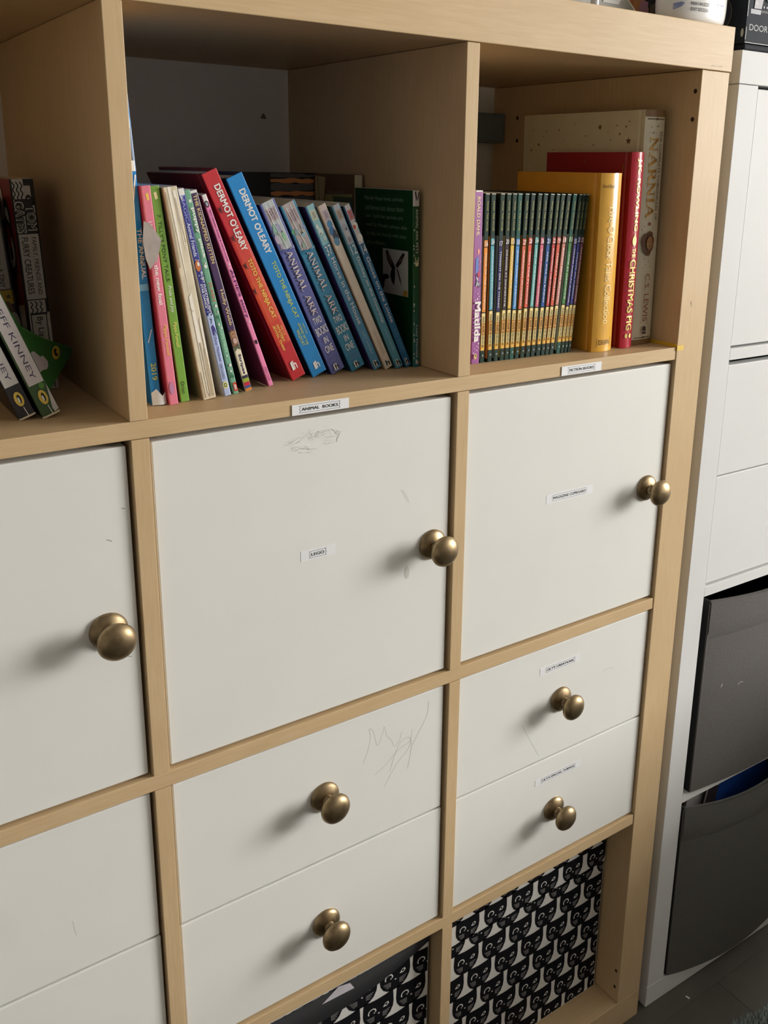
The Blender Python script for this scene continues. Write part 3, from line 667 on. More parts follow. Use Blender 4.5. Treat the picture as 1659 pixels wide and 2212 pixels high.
# -- second rank behind them
def stripe_front(w, h):
    def f(mb_):
        sk_ = Skin(mb_, lambda u, v, e: (u, -e, v), w, h)
        og = K(232, 154, 94); gy = K(104, 98, 98); rnd = random.Random(5)
        for i in range(11):
            v = h - .0015 - i * .0151
            for v0, v1, c_ in ((v - .0042 if i == 0 else v - .0045, v + (.0035 if i else .0), gy), (v - .0106, v - .0056, og)):
                n = 7; up = [(w * .5 + w * .46 * j / n, v1 + rnd.uniform(-.0009, .0009)) for j in range(n + 1)]; dn = [(p[0], v0 + rnd.uniform(-.0009, .0009)) for p in reversed(up)]
                if min(p[1] for p in dn) > .002: sk_.poly(up + dn, c_)
    return f
def facing_book(name, label, loc, w, h, t, col, art, tilt=0.0, yaw=0.0, group=None):
    root = thing(name, label, 'book', loc, (tilt, 0, yaw), group)
    mb_ = MB(); mb_.box(0, w, 0, .0007, 0, h, col); mb_.box(0, w, t - .0007, t, 0, h, col); mb_.box(0, .0007, 0, t, 0, h, col)
    if art: art(mb_)
    mb_.build('cover', root)
    p = MB(); p.box(.0008, w - .0005, .0008, t - .0008, .0005, h - .0005, PAGE); p.build('pages', root)
    return root
facing_book('paperback_book', 'black paperback with orange brush stripes standing at the back of the animal shelf', (-.5405, .288, Z1 + .0002), .128, .2065, .018, K(20, 18, 20), stripe_front(.128, .2065), R_(0), 0, 'books at the back of the animal shelf')
def sand_art(w, h):
    def f(mb_):
        sk_ = Skin(mb_, lambda u, v, e: (u, -e, v), w, h)
        sk_.poly([(.004, h - .002), (.030, h - .004), (.026, h - .03), (.018, h - .055), (.004, h - .06)], K(196, 180, 130)); sk_.poly([(.03, h - .024), (w - .004, h - .022), (w - .004, h - .060), (.05, h - .045), (.02, h - .056)], K(160, 158, 100))
        sk_.poly([(.048, h - .026), (w - .002, h - .026), (w - .006, h - .08), (.058, h - .06)], K(84, 98, 80)); sk_.line([(.010, h - .001), (.014, h - .03), (.012, h - .06)], .001, BLK)
        sk_.text('WILLIAMS', .036, .074, h - .023, h - .0195, K(150, 140, 130))
    return f
facing_book('paperback_book', 'brown and olive paperback standing along the divider behind the green one', (-.4185, .286, Z1 + .0002), .098, .206, .012, K(112, 84, 60), sand_art(.098, .206), 0, R_(-90), 'books at the back of the animal shelf')

# -- fiction shelf
GF = 'books on the fiction shelf'
def art_matilda(a):
    yl = K(240, 222, 160); rnd = random.Random(2)
    a.B(0, .008, WHT)
    a.T('ROALD DAHL', .035, .255, .28, .68, yl, .01)
    a.P([(.45, .33), (.62, .325), (.75, .34), (.62, .36), (.5, .36)], K(236, 150, 140)); a.P([(.3, .38), (.6, .37), (.62, .44), (.5, .47), (.25, .46)], K(92, 122, 196)); a.LN([(.6, .38), (.85, .40), (.7, .42)], .0004, K(220, 160, 150))
    a.P([(.5, .46), (.8, .455), (.75, .49), (.5, .48)], K(190, 50, 90))
    for i in range(5): a.LN([(.3 + .1 * i, .47 + .02 * i), (.45 + .09 * i, .50 + .008 * i), (.3 + .12 * i, .54)], .0011, WHT if i % 2 else K(60, 70, 110))
    for t_, u_, r_ in ((.585, .6, .0006), (.60, .72, .0005), (.615, .55, .0009), (.62, .3, .0006), (.64, .85, .0006), (.88, .8, .0009), (.895, .6, .0005), (.905, .8, .0005), (.91, .35, .0005), (.92, .6, .0006), (.935, .2, .0007), (.73, .9, .0006), (.79, .92, .0004)): a.D(t_, u_, r_, WHT)
    a.T('Matilda', .63, .87, .2, .92, WHT, .035)
    penguin(a, .955, .42, .0022, .0034)
book('paperback_book', 'purple paperback at the left end of the fiction shelf', -.3476, .0480, .0118, .1925, .129, .6, K(152, 82, 150), K(64, 30, 70), None, art_matilda, group=GF)
MTH = [('16', 'HOUR OF THE OLYMPICS', (232, 146, 48), 'orange', (150, 146, 140)), ('24', 'EARTHQUAKE IN THE EARLY MORNING', (92, 168, 186), 'pale teal', (186, 116, 66)),
       ('17', 'TONIGHT ON THE TITANIC', (44, 36, 96), 'navy', (120, 130, 140)), ('20', 'DINGOES AT DINNERTIME', (64, 38, 46), 'dark maroon', (190, 170, 110)),
       ('13', 'VACATION UNDER THE VOLCANO', (228, 186, 74), 'yellow', (150, 110, 60)), ('10', 'GHOST TOWN AT SUNDOWN', (76, 146, 214), 'sky blue', (110, 90, 80)),
       ('27', 'THANKSGIVING ON THURSDAY', (214, 100, 70), 'brick orange', (160, 110, 50)), ('28', 'HIGH TIDE IN HAWAII', (222, 84, 60), 'scarlet', (176, 140, 60)),
       ('14', 'DAY OF THE DRAGON KING', (104, 178, 176), 'turquoise', (150, 110, 100)), ('26', 'GOOD MORNING, GORILLAS', (212, 100, 122), 'rose pink', (110, 100, 86)),
       ('21', 'CIVIL WAR ON SUNDAY', (38, 82, 150), 'royal blue', (120, 130, 140)), ('22', 'REVOLUTIONARY WAR ON WEDNESDAY', (196, 60, 60), 'crimson', (100, 110, 110)),
       ('19', 'TIGERS AT TWILIGHT', (212, 86, 56), 'red-orange', (150, 60, 40)), ('18', 'BUFFALO BEFORE BREAKFAST', (206, 130, 112), 'salmon', (140, 90, 60)),
       ('11', 'LIONS AT LUNCHTIME', (72, 134, 66), 'leaf green', (180, 186, 170)), ('15', 'VIKING SHIPS AT SUNRISE', (94, 86, 160), 'violet', (150, 120, 90)),
       ('23', 'TWISTER ON TUESDAY', (66, 70, 160), 'indigo', (100, 110, 110)), ('12', 'POLAR BEARS PAST BEDTIME', (140, 82, 110), 'plum', (110, 110, 100))]
MX = [-.3350, -.3238, -.3148, -.3061, -.2988, -.2914, -.2836, -.2751, -.2667, -.2591, -.2508, -.2430, -.2367, -.2297, -.2190, -.2117, -.2060, -.2004]
TX = [-.3364, -.3266, -.3137, -.3046, -.2965, -.2885, -.2784, -.2694, -.2593, -.2506, -.2407, -.2313, -.2239, -.2148, -.2054, -.1960, -.1905, -.1850]
def art_mth(num, title, col, lc, dt):
    K = lambda r, g, b: mat((r, g, b), .6, vary=.04, scale=90, spec=.25)
    yl = K(226, 178, 84); pal = K(238, 216, 146); gd = K(176, 170, 100); dg = K(34, 58, 52)
    def f(a):
        a.B(.262 + dt, .69 + dt, K(*col)); a.B(.30 + dt, .305 + dt, K(30, 30, 30)); a.B(.69 + dt, .925, pal); a.B(.75 + dt, .83, K(214, 160, 82)); a.B(.89, .925, yl); a.B(.685 + dt, .692 + dt, K(40, 40, 36))
        a.T('MAGIC TREE HOUSE', .045, .215, .38, .72, gd, .0)
        a.F(num, .268 + dt, .295 + dt, .22, .86, WHT, .01)
        ln = min(.33, .0165 * len(title)); c_ = .505 + dt * .5
        a.T(title, c_ - ln / 2 - (.01 if len(title) > 20 else 0), c_ + ln / 2, .36, .65, WHT, .01)
        a.T('MARY POPE OSBORNE', .712 + dt, .905, .32, .68, K(36, 30, 24), .015)
        a.sk.ring(.55 * a.w, a.h * .045, .0006, .0011, K(170, 186, 180), 10)
        a.LN([(.08, .003), (.92, .004)], .0007, K(220, 220, 210))
        a.L.rect(.0003, .05, 0.004, a.h * .755, K(*[min(255, int(v * 1.2)) for v in lc]), 1)
    return f
for i, (num, title, col, nm, lc) in enumerate(MTH):
    lean = -math.degrees(math.asin((TX[i] - MX[i]) / .189)) if i else .0
    wd = .0067
    if i < 17: wd = min(wd, MX[i + 1] - MX[i] - .0004, TX[i + 1] - TX[i] - .0004)
    if i > 15: wd = .0050
    tops = mat((38, 84, 74) if i in (5, 14) else (30, 52, 42), .6, vary=.04, scale=90, spec=.2)
    book('slim_paperback', 'slim green-topped paperback with %s band numbered %s' % (nm, num), MX[i], .0482 - .0002 * i, wd, .1895, .130, lean, tops, K(20, 26, 22), None,
         art_mth(num, title, col, lc, random.Random(i).uniform(-.006, .008)), group='series of slim green-topped paperbacks')
def art_yellow(a):
    a.T("Five-O'Clock Tales Collection", .185, .835, .36, .66, K(244, 226, 160), .0)
    a.F('Enid Blyton', .062, .084, .08, .62, K(70, 52, 30), .0)
    a.F('DEAN', .931, .959, .24, .78, K(70, 52, 24), .0)
    a.LN([(.16, .922), (.86, .922), (.86, .968), (.16, .968), (.16, .922)], .0005, K(110, 84, 40))
book('hardback_book', 'thick glossy yellow hardback beside the green-topped series', -.1735, .0315, .0345, .2135, .150, .6, mat((226, 172, 66), .2, vary=.05, coat=.7), mat((204, 146, 44), .45, vary=.04), None, art_yellow, hard=True, bulge=.0045, group=GF)
def art_rowl(a):
    G2 = mat((238, 214, 130), .35, .3, vary=.04)
    a.T('J.K. ROWLING', .03, .39, .34, .70, G2, .03); a.D(.44, .52, .0034, G2, .0062); a.D(.412, .52, .001, G2, .002)
    a.T('THE', .478, .525, .38, .68, G2, .03); a.T('CHRISTMAS PIG', .535, .905, .28, .76, G2, .03); a.D(.935, .35, .0022, G2, .003); a.D(.935, .65, .0022, G2, .003)
    rnd = random.Random(9)
    for i in range(24):
        a.L.star(.02 + .115 * rnd.random(), a.h * (.70 + .27 * rnd.random()), .0032 + .002 * rnd.random(), K(146, 52, 40))
    a.L.rect(.011, .012, a.h * .88, a.h * .94, GOLD, 1)
book('hardback_book', 'red hardback with gold lettering between the yellow and the cream hardbacks', -.1225, .0330, .0215, .2385, .150, .6, K(190, 40, 60, .3), K(142, 20, 26), None, art_rowl, hard=True, bulge=.003, group=GF)
def art_narnia(a):
    br = K(134, 100, 62); ink = K(96, 70, 44); rd = K(140, 66, 48)
    a.B(0, .028, br); a.B(.978, 1, br); a.B(.035, .039, ink, .08, .92); a.D(.037, .5, .0022, ink, .0014); a.B(.968, .971, ink, .08, .92); a.D(.969, .5, .0022, ink, .0012)
    a.T('THE COMPLETE CHRONICLES OF', .085, .455, .70, .84, ink, .0)
    a.sk.text('NARNIA', .24 * a.w, .62 * a.w, a.h * (1 - .447), a.h * (1 - .108), mat((170, 128, 58), .3, .6, vary=.2, scale=120), True, serif=True)
    a.ST(.47, .45, .0032, rd)
    for t_, u_, r_ in ((.07, .28, .0011), (.066, .55, .0016), (.092, .35, .0014), (.09, .2, .0007), (.48, .2, .001), (.495, .12, .0011), (.485, .6, .0008), (.62, .3, .0012), (.63, .5, .0011), (.645, .35, .0009), (.655, .6, .0011), (.66, .25, .0009), (.90, .3, .001), (.905, .65, .0012), (.87, .6, .0008)): a.ST(t_, u_, r_, ink)
    rnd = random.Random(4)
    pts = []
    for i in range(28):
        an = 2 * math.pi * i / 28; rr = 1.0 + .12 * rnd.uniform(-1, 1)
        pts.append((.42 + .30 * rr * math.cos(an), .553 + .050 * rr * math.sin(an)))
    a.P(pts, K(104, 62, 34))
    for i in range(12):
        an = 2 * math.pi * i / 12 + .2; a.LN([(.45 + .14 * math.cos(an), .553 + .022 * math.sin(an)), (.42 + .27 * math.cos(an), .553 + .046 * math.sin(an))], .0006, K(70, 40, 24))
    a.D(.553, .46, .0052, K(164, 118, 72), .0085); a.D(.548, .40, .0006, BLK); a.D(.548, .54, .0006, BLK); a.P([(.43, .562), (.51, .562), (.47, .57)], K(60, 36, 26)); a.LN([(.40, .578), (.47, .574), (.54, .578)], .0005, K(60, 36, 26))
    a.T('C.S. LEWIS', .685, .895, .34, .58, rd, .0)
    a.D(.925, .45, .0032, K(60, 44, 34), .0022); a.B(.93, .938, K(60, 44, 34), .36, .55); a.B(.942, .952, K(60, 44, 34), .36, .55)
    L = a.L
    for s_, v_, r_ in ((.075, .935, .0042), (.025, .875, .0048), (.03, .935, .002), (.025, .955, .0016), (.04, .905, .002), (.045, .94, .0016), (.10, .90, .0016), (.15, .93, .0018), (.085, .86, .0018), (.175, .925, .0014), (.055, .88, .0014), (.19, .865, .0028), (.205, .84, .0024), (.16, .84, .0016), (.12, .955, .0012), (.06, .915, .001), (.14, .885, .001), (.11, .86, .001), (.18, .90, .0012), (.20, .93, .0012)):
        L.star(s_, a.h * v_, r_, K(112, 78, 50))
book('hardback_book', 'tall cream hardback with gold stars and a lion head, at the right end', -.0915, .0415, .0352, .2885, .222, 1.2, mat((216, 208, 182), .4, vary=.03), mat((210, 200, 168), .45, vary=.03), None, art_narnia, hard=True, bulge=.003, group=GF)
mb = MB(); sb = mat((112, 126, 134), .6)
mb.box(-.060, -.0, 0, .028, 0, .042, sb); mb.prism([(-.056, .004), (-.004, .004), (-.004, .038), (-.056, .038)], -.0006, 0, mat((122, 136, 144), .6))
o = mb.build('slate_box', None, .001); o.location = (-.0535, .360, 1.3585)
tag(o, 'small slate-blue box fixed high in the dark back corner of the fiction shelf', 'box')

# -- left compartment
GC = 'books on the left shelf'
def art_tom(a):
    gy = K(200, 196, 190)
    a.B(0, .115, gy, 0, .55)
    for k_ in range(3): a.LN([(.08 + .16 * k_ + (.10 if j % 2 else 0), .012 + .018 * j) for j in range(6)], .0011, BLK)
    a.B(.03, .10, K(196, 190, 180), .55, .82); a.D(.10, .7, .003, BLK, .006); a.D(.105, .7, .0018, gy, .004)
    a.B(.09, .245, BLK); a.T('TOM', .12, .235, .52, .92, gy, .05); a.T('TOM', .125, .23, .55, .88, BLK, .0); a.T('GATES', .10, .245, .06, .46, gy, .05); a.T('GATES', .105, .24, .1, .42, BLK, .0)
    a.B(.25, .555, gy, .08, .92); a.T('FAMILY, FRIENDS AND', .265, .535, .58, .8, K(50, 44, 44), .01); a.T('FURRY CREATURES', .265, .53, .18, .46, K(40, 36, 36), .015)
    a.B(.56, .62, gy, .1, .85)
    for k_ in range(3): a.LN([(.2 + .2 * k_ + (.10 if j % 2 else 0), .565 + .014 * j) for j in range(5)], .0011, BLK)
    a.B(.62, 1, gy, .08, .98); a.LN([(.16, .63), (.16, .99)], .0009, BLK); a.LN([(.82, .63), (.82, .99)], .0009, BLK); a.T('By Liz Pichon', .64, .86, .32, .66, K(40, 36, 36), .01)
    a.B(.62, .63, BLK)
    L = a.L; rd = K(140, 22, 34); h = a.h
    L.rect(.0, .12, h * .30, h, rd, 1)
    def blob(s_, v, r0, c_, asp=1.4): L.disc(s_, h * v, r0, c_, r0 * asp)
    blob(.03, .80, .016, BLK); blob(.03, .80, .009, WHT, 1.6); blob(.034, .80, .004, BLK); blob(.03, .67, .020, BLK); blob(.028, .665, .012, WHT); blob(.028, .66, .006, BLK); blob(.03, .73, .008, K(176, 30, 40)); blob(.05, .90, .014, WHT); blob(.055, .90, .010, rd)
    L.poly([(.002, h * .42), (.03, h * .40), (.03, h * .30), (.002, h * .30)], WHT)
book('paperback_book', 'black and white doodled paperback with zigzags standing in the dark left compartment', -.7915, .158, .0205, .1975, .130, 2.0, BLK, K(100, 18, 28), None, art_tom, group=GC)
def art_nb(a):
    gy = K(186, 180, 170)
    a.B(0, .1, K(90, 40, 40)); a.B(.20, .42, K(60, 56, 56)); a.B(.14, .47, gy, .0, .86); a.T('NY', .30, .34, .3, .6, BLK, .01); a.T('A TINY', .36, .46, .4, .65, BLK, .01)
    a.B(.475, .55, K(196, 164, 44)); a.ST(.51, .7, .003, K(90, 80, 30))
    for t_, u_, c_ in ((.6, .6, K(120, 84, 56)), (.66, .8, K(190, 186, 176)), (.72, .5, K(120, 100, 60))): a.D(t_, u_, .005, c_, .012)
book('paperback_book', 'doodled paperback with a yellow band, cut by the left picture edge', -.8118, .182, .0190, .1800, .130, 3.6, K(44, 36, 36), K(60, 40, 36), None, art_nb, group=GC)
def art_kin(txt, lab, base2, title):
    def f(a):
        a.B(.30, .845, lab, .10, .95); a.T(txt, .47, .82, .3, .66, K(60, 56, 84), -.005)
        if title: a.T('THE', .33, .385, .62, .86, K(190, 30, 50), .02); a.T('LAST STRAW', .24, .42, .26, .5, K(190, 30, 50), .02)
        for t_ in (.36, .44, .52, .6, .68, .76): a.LN([(.1, t_), (.95, t_ - .004)], .0002, K(200, 194, 190))
        penguin(a, .91, .52, .0036, .0068); a.LN([(.55, .95), (.6, .998)], .0006, WHT); a.B(.992, 1, CRM)
        if title: a.P([(.98, .86), (.7, .97), (.75, .99), (1, .985)], K(200, 196, 190)); a.D(.86, .7, .0022, K(90, 140, 60), .003)
    return f
book('leaning_paperback', 'worn black paperback with taped white spine label, leaning at the left edge', -.8300, .0518, .0142, .1960, .128, 20.0, K(42, 42, 46), BLK, None, art_kin('JEFF KINNEY', K(206, 202, 198), None, False), group=GC)
kin = book('leaning_paperback', 'worn green paperback with taped white spine and its back cover flapping open', -.8117, .0486, .0152, .1960, .128, 20.0, K(64, 92, 56), K(36, 46, 34), None, art_kin('JEFF KINNEY', K(214, 206, 204), None, True), group=GC)
# loose back cover, hinged on the spine's right edge and swung out (built in the book's own frame)
mb = MB(); gcol = K(36, 104, 44); W_ = .104
la = R_(20.0)
def wl(p):            # world point -> book frame
    dx, dy, dz = p[0] + .8117, p[1] - .0486, p[2] - Z1 - .0002
    return (dx * math.cos(la) + dz * math.sin(la), dy, -dx * math.sin(la) + dz * math.cos(la))
p0 = wl((-.8055, .0498, 1.1285)); p1 = wl((-.7610, .1370, 1.1445))
ex = Vector(p1) - Vector(p0); ez = Vector((0, 0, 1)); ez = (ez - ex * (ez.dot(ex) / ex.dot(ex))).normalized(); nn = ex.cross(ez).normalized()
if nn.y > 0: nn = -nn
HB = .165
def fc(u, v, e): return tuple(Vector(p0) + ex * u + ez * v + nn * e)
OUT = [(0, -.0017), (.985, -.0008), (1, .0006), (.985, .0042), (.78, .0150), (.57, .0262), (.30, .0430), (.088, .0587), (.034, .0794), (.02, HB), (0, HB)]
n = len(OUT)
mb.add([fc(u, v, 0) for u, v in OUT] + [fc(u, v, -.0006) for u, v in OUT],
       [tuple(range(n)), tuple(range(2 * n - 1, n - 1, -1))] + [(i, i + n, (i + 1) % n + n, (i + 1) % n) for i in range(n)], gcol)
sk = Skin(mb, fc, 1, 1, .00015, .0001)
sk.poly([(.006, .0350), (.06, .0345), (.11, .0330), (.15, .0285), (.183, .0250), (.25, .0235), (.29, .0164), (.25, .0130), (.19, .0125), (.10, .0155), (.015, .0165)], K(196, 190, 196))
sk.disc(.567, .0143, .12, K(214, 182, 70), .0052); sk.disc(.567, .0143, .055, BLK, .0036); sk.disc(.60, .0138, .03, K(200, 170, 70), .0016)
sk.line([(.96, .004), (.30, .0405), (.09, .0555)], .0011, K(84, 140, 80)); sk.line([(.86, .0005), (.80, .0130)], .0012, K(26, 78, 34))
mb.build('back_cover', kin)

# ------------------------------------------------------------------ cat-print storage boxes
def clip(poly, x0, x1, z0, z1):
    for ax, lim, sg in ((0, x0, 1), (0, x1, -1), (1, z0, 1), (1, z1, -1)):
        out = []
        for i in range(len(poly)):
            a, b = poly[i - 1], poly[i]; ia, ib = (a[ax] - lim) * sg >= 0, (b[ax] - lim) * sg >= 0
            if ia != ib:
                t = (lim - a[ax]) / (b[ax] - a[ax]); out.append((a[0] + t * (b[0] - a[0]), a[1] + t * (b[1] - a[1])))
            if ib: out.append(b)
        poly = out
        if len(poly) < 3: return None
    return poly
CATW = mat((222, 220, 214), .75, vary=.03); CATB = mat((17, 17, 22), .85, vary=.08, spec=.15); CATG = mat((176, 174, 170), .75, vary=0)
HEAD = [(-.0208, .0204), (-.0180, .0206), (-.012, .0186), (-.004, .0178), (.004, .0178), (.012, .0186), (.0180, .0206), (.0208, .0204), (.0214, .012), (.0219, .002), (.0208, -.006), (.0170, -.0135), (.0112, -.0184), (.004, -.0206),
        (-.004, -.0206), (-.0112, -.0184), (-.0170, -.0135), (-.0208, -.006), (-.0219, .002), (-.0214, .012)]
def cat_print(sk_, x0, x1, z0, z1, ax, az, px=.0497, pz=.0388, sc=1.0, sxs=1.0):
    e = {}
    lay = [sk_.lift() for _ in range(4)]
    def put(pts, mt, l):
        c_ = clip(pts, x0, x1, z0, z1)
        if c_: sk_.mb.add([sk_.f(p[0], p[1], lay[l]) for p in c_], [tuple(range(len(c_)))], mt)
    nz = int((z1 - z0) / pz) + 3; nx = int((x1 - x0) / px) + 3
    jr = round((z0 - az) / pz) - 1; ir = round((x0 - ax) / px) - 1
    for j in range(jr, jr + nz + 1):
        for i in range(ir, ir + nx + 1):
            cx, cz = ax + (i + (.5 if j % 2 else 0)) * px, az + j * pz
            T = lambda pts: [(cx + p[0] * sc * sxs, cz + p[1] * sc) for p in pts]
            # split the head in three convex-ish pieces so clipping stays clean
            put(T([HEAD[0], HEAD[1], HEAD[2], HEAD[3], HEAD[14], HEAD[15], HEAD[16], HEAD[17], HEAD[18], HEAD[19]]), CATB, 0)
            put(T([HEAD[3], HEAD[4], HEAD[13], HEAD[14]]), CATB, 0)
            put(T([HEAD[4], HEAD[5], HEAD[6], HEAD[7], HEAD[8], HEAD[9], HEAD[10], HEAD[11], HEAD[12], HEAD[13]]), CATB, 0)
            for k_ in range(7):      # left eye: open ring
                a0, a1 = R_(-20 + 33 * k_), R_(-20 + 33 * (k_ + 1))
                put(T([(-.0090 + r * math.cos(a) * 1.05, .0012 + r * math.sin(a)) for r, a in ((.0042, a0), (.0058, a0), (.0058, a1), (.0042, a1))]), CATW, 1)
            put(T([(-.0088 + .0034, .0002), (-.0088 + .0012, -.0012), (-.0088 + .0040, -.0022)]), CATW, 1)
            put(T([(.0062, .0000), (.0105, .0052), (.0142, .0052), (.0150, .0020), (.0120, -.0008)]), CATW, 1); put(T([(.0088, .0018), (.0112, .0046), (.0136, .0030), (.0118, .0004)]), CATB, 2)
            put(T([(.0005 + .0013 * math.cos(q_), -.0052 + .0011 * math.sin(q_)) for q_ in [k2 * math.pi / 4 for k2 in range(8)]]), CATW, 1)
            for k_ in range(4):
                for sgn in (-1, 1):
                    put(T(_bar((sgn * .006, -.0072 - .0018 * k_), (sgn * (.0168 - .0016 * k_), -.0062 - .0026 * k_), .0006)), CATG, 1)
def cat_box(label, x0, x1, y0, z0, z1, anchor, hem, sag=None, **kw):
    root = thing('storage_box', label, 'storage box', (x0, y0, z0), group='cat print fabric boxes in the bottom row')
    w, h, d = x1 - x0, z1 - z0, .32
    LIN = mat((30, 30, 34), .85)
    mb_ = MB(); mb_.box(0, .004, .0055, d, 0, h - .004, CATB); mb_.box(w - .004, w, .0055, d, 0, h - .004, CATB); mb_.box(0, w, d - .004, d, 0, h - .004, CATB); mb_.box(.004, w - .004, .0055, d - .004, 0.001, .005, LIN)
    mb_.build('body', root, .0012)
    f = MB(); top = (lambda u: h) if sag is None else sag
    n = 14
    vs = []
    for i in range(n + 1):
        u = w * i / n; vs += [(u, .0012 if sag is None else 0, 0), (u, .0012 if sag is None else 0, top(u)), (u, .005, 0), (u, .005, top(u))]
    for i in range(n):
        o_ = 4 * i
        f.add([vs[o_], vs[o_ + 4], vs[o_ + 5], vs[o_ + 1]], [(0, 1, 2, 3)], CATW); f.add([vs[o_ + 2], vs[o_ + 6], vs[o_ + 7], vs[o_ + 3]], [(0, 1, 2, 3)], LIN)
        f.add([vs[o_ + 1], vs[o_ + 5], vs[o_ + 7], vs[o_ + 3]], [(0, 1, 2, 3)], CATB); f.add([vs[o_], vs[o_ + 4], vs[o_ + 6], vs[o_ + 2]], [(0, 1, 2, 3)], CATB)
    for o_ in (0, 4 * n): f.add([vs[o_], vs[o_ + 1], vs[o_ + 3], vs[o_ + 2]], [(0, 1, 2, 3)], CATB)
    yb = .0012 if sag is None else 0
    sk_ = Skin(f, lambda u, v, e: (u, yb - e, v), w, h)
    cat_print(sk_, .0008, w - .0008, .0008, (h - .0008) if hem is None else hem, anchor[0] - x0, anchor[1] - z0, **kw)
    f.build('front_panel', root)
    return root, w, h
r_, w_, h_ = cat_box('white storage box printed with black cat faces in the right bottom compartment', -.3800, -.0565, .0455, .0515, .3640, (-.2238, .2518), .240)
mb = MB(); mb.box(0, w_, -.0006, .0012, .240, h_, CATW)
sk = Skin(mb, lambda u, v, e: (u, -.0006 - e, v), w_, h_); cat_print(sk, .0006, w_ - .0006, .2404, h_ - .0006, .155, .2585, px=.0497, pz=.034, sc=.94)
mb.build('turned_hem', r_, .0006)
r_, w_, h_ = cat_box('sagging black and white cat print box in the bottom compartment beside it', -.7315, -.4085, .0205, .0515, .3640, (-.4350, .2900), .3100,
                     sag=lambda u: .3110, sxs=1.05)
mb = MB()          # black turned-over lining along the sagging rim
n = 16; vs = []; 
for i in range(n + 1):
    u = w_ * i / n; t_ = .3125 - .004 * math.sin(math.pi * u / w_); lo = .2722 + .0300 * max(0, (u - .18) / .1365) ** 1.7
    vs += [(u, -.0014, lo), (u, -.0022, t_ + .0004), (u, .0062, t_ + .0004), (u, .0062, lo)]
fs = []
for i in range(n):
    o_ = 4 * i
    fs += [(o_, o_ + 4, o_ + 5, o_ + 1), (o_ + 1, o_ + 5, o_ + 6, o_ + 2), (o_ + 2, o_ + 6, o_ + 7, o_ + 3)]
mb.add(vs, fs, mat((26, 26, 29), .7, vary=.06), True); mb.add([(.165, -.0026, .2990), (.210, -.0027, .2972), (.204, -.0028, .3085), (.188, -.0028, .3125)], [(0, 1, 2, 3)], mat((206, 200, 206), .6))
mb.build('rolled_rim', r_)
# ------------------------------------------------------------------ white cube unit on the right
KY = R_(-1.25)
kal = thing('cube_unit', 'narrow white cube unit with doors, drawers and grey fabric bins', 'shelving unit', (.0205, .0006, 0), (0, 0, KY))
KT, KH, KD = .0388, 1.4665, .38
KW = 2 * KT + C
def KB(name, x0, x1, y0, y1, z0, z1, bev=.0007):
    m_ = MB(); m_.box(x0, x1, y0, y1, z0, z1, KWHITE); return m_.build(name, kal, bev)
KB('top_panel', 0, KW, 0, KD, KH - KT, KH); KB('base_panel', 0, KW, 0, KD, 0, KT)
KB('side_panel', .0008, KT, .0006, KD, KT + .0003, KH - KT - .0006); KB('side_panel', KW - KT, KW - .0008, .0006, KD, KT + .0003, KH - KT - .0006)
KZ = [KT + i * (C + TI) for i in range(4)]
for i in (1, 2, 3): KB('shelf', KT + .0003, KW - KT - .0003, .0008, KD - .01, KZ[i] - TI, KZ[i], .0006)
mb = MB(); sk = Skin(mb, lambda u, v, e: (u, -e, v), 1, 1)
def kins(name, label, panels, cat):
    t = thing(name, label, cat, kal.matrix_basis @ Vector((KT, 0, 0)) if False else (kal.location.x + KT * math.cos(KY), kal.location.y + KT * math.sin(KY), 0), (0, 0, KY))
    z0, z1 = min(p[0] for p in panels), max(p[1] for p in panels)
    m_ = MB(); q_ = .012
    m_.box(.002, .002 + q_, .022, .35, z0, z1, KWHITE); m_.box(C - .002 - q_, C - .002, .022, .35, z0, z1, KWHITE); m_.box(.002, C - .002, .344, .35, z0, z1, KWHITE); m_.box(.002, C - .002, .022, .35, z0 - .0005, z0 + .011, KWHITE)
    m_.build('body', t)
    for p in panels:
        m_ = MB(); m_.box(.0026, C - .0026, .0032, .0205, p[0], p[1], KWHITE); m_.build(p[2], t, .0014)
kins('cupboard_insert', 'plain white door insert at the top of the white unit', [(KZ[3] + .0028, KZ[3] + C - .003, 'door')], 'cupboard')
mid = KZ[2] + C / 2
kins('drawer_insert', 'pair of plain white drawers below the white unit door', [(mid + .0008, KZ[2] + C - .0075, 'drawer'), (KZ[2] + .0028, mid - .0008, 'drawer')], 'drawers')
BIN = mat((100, 96, 93), .85, vary=.06, scale=300, bump=.3, spec=.2); BIN2 = mat((96, 95, 90), .85, vary=.06, scale=300, bump=.3, spec=.2); BIN_D = mat((44, 44, 46), .85)
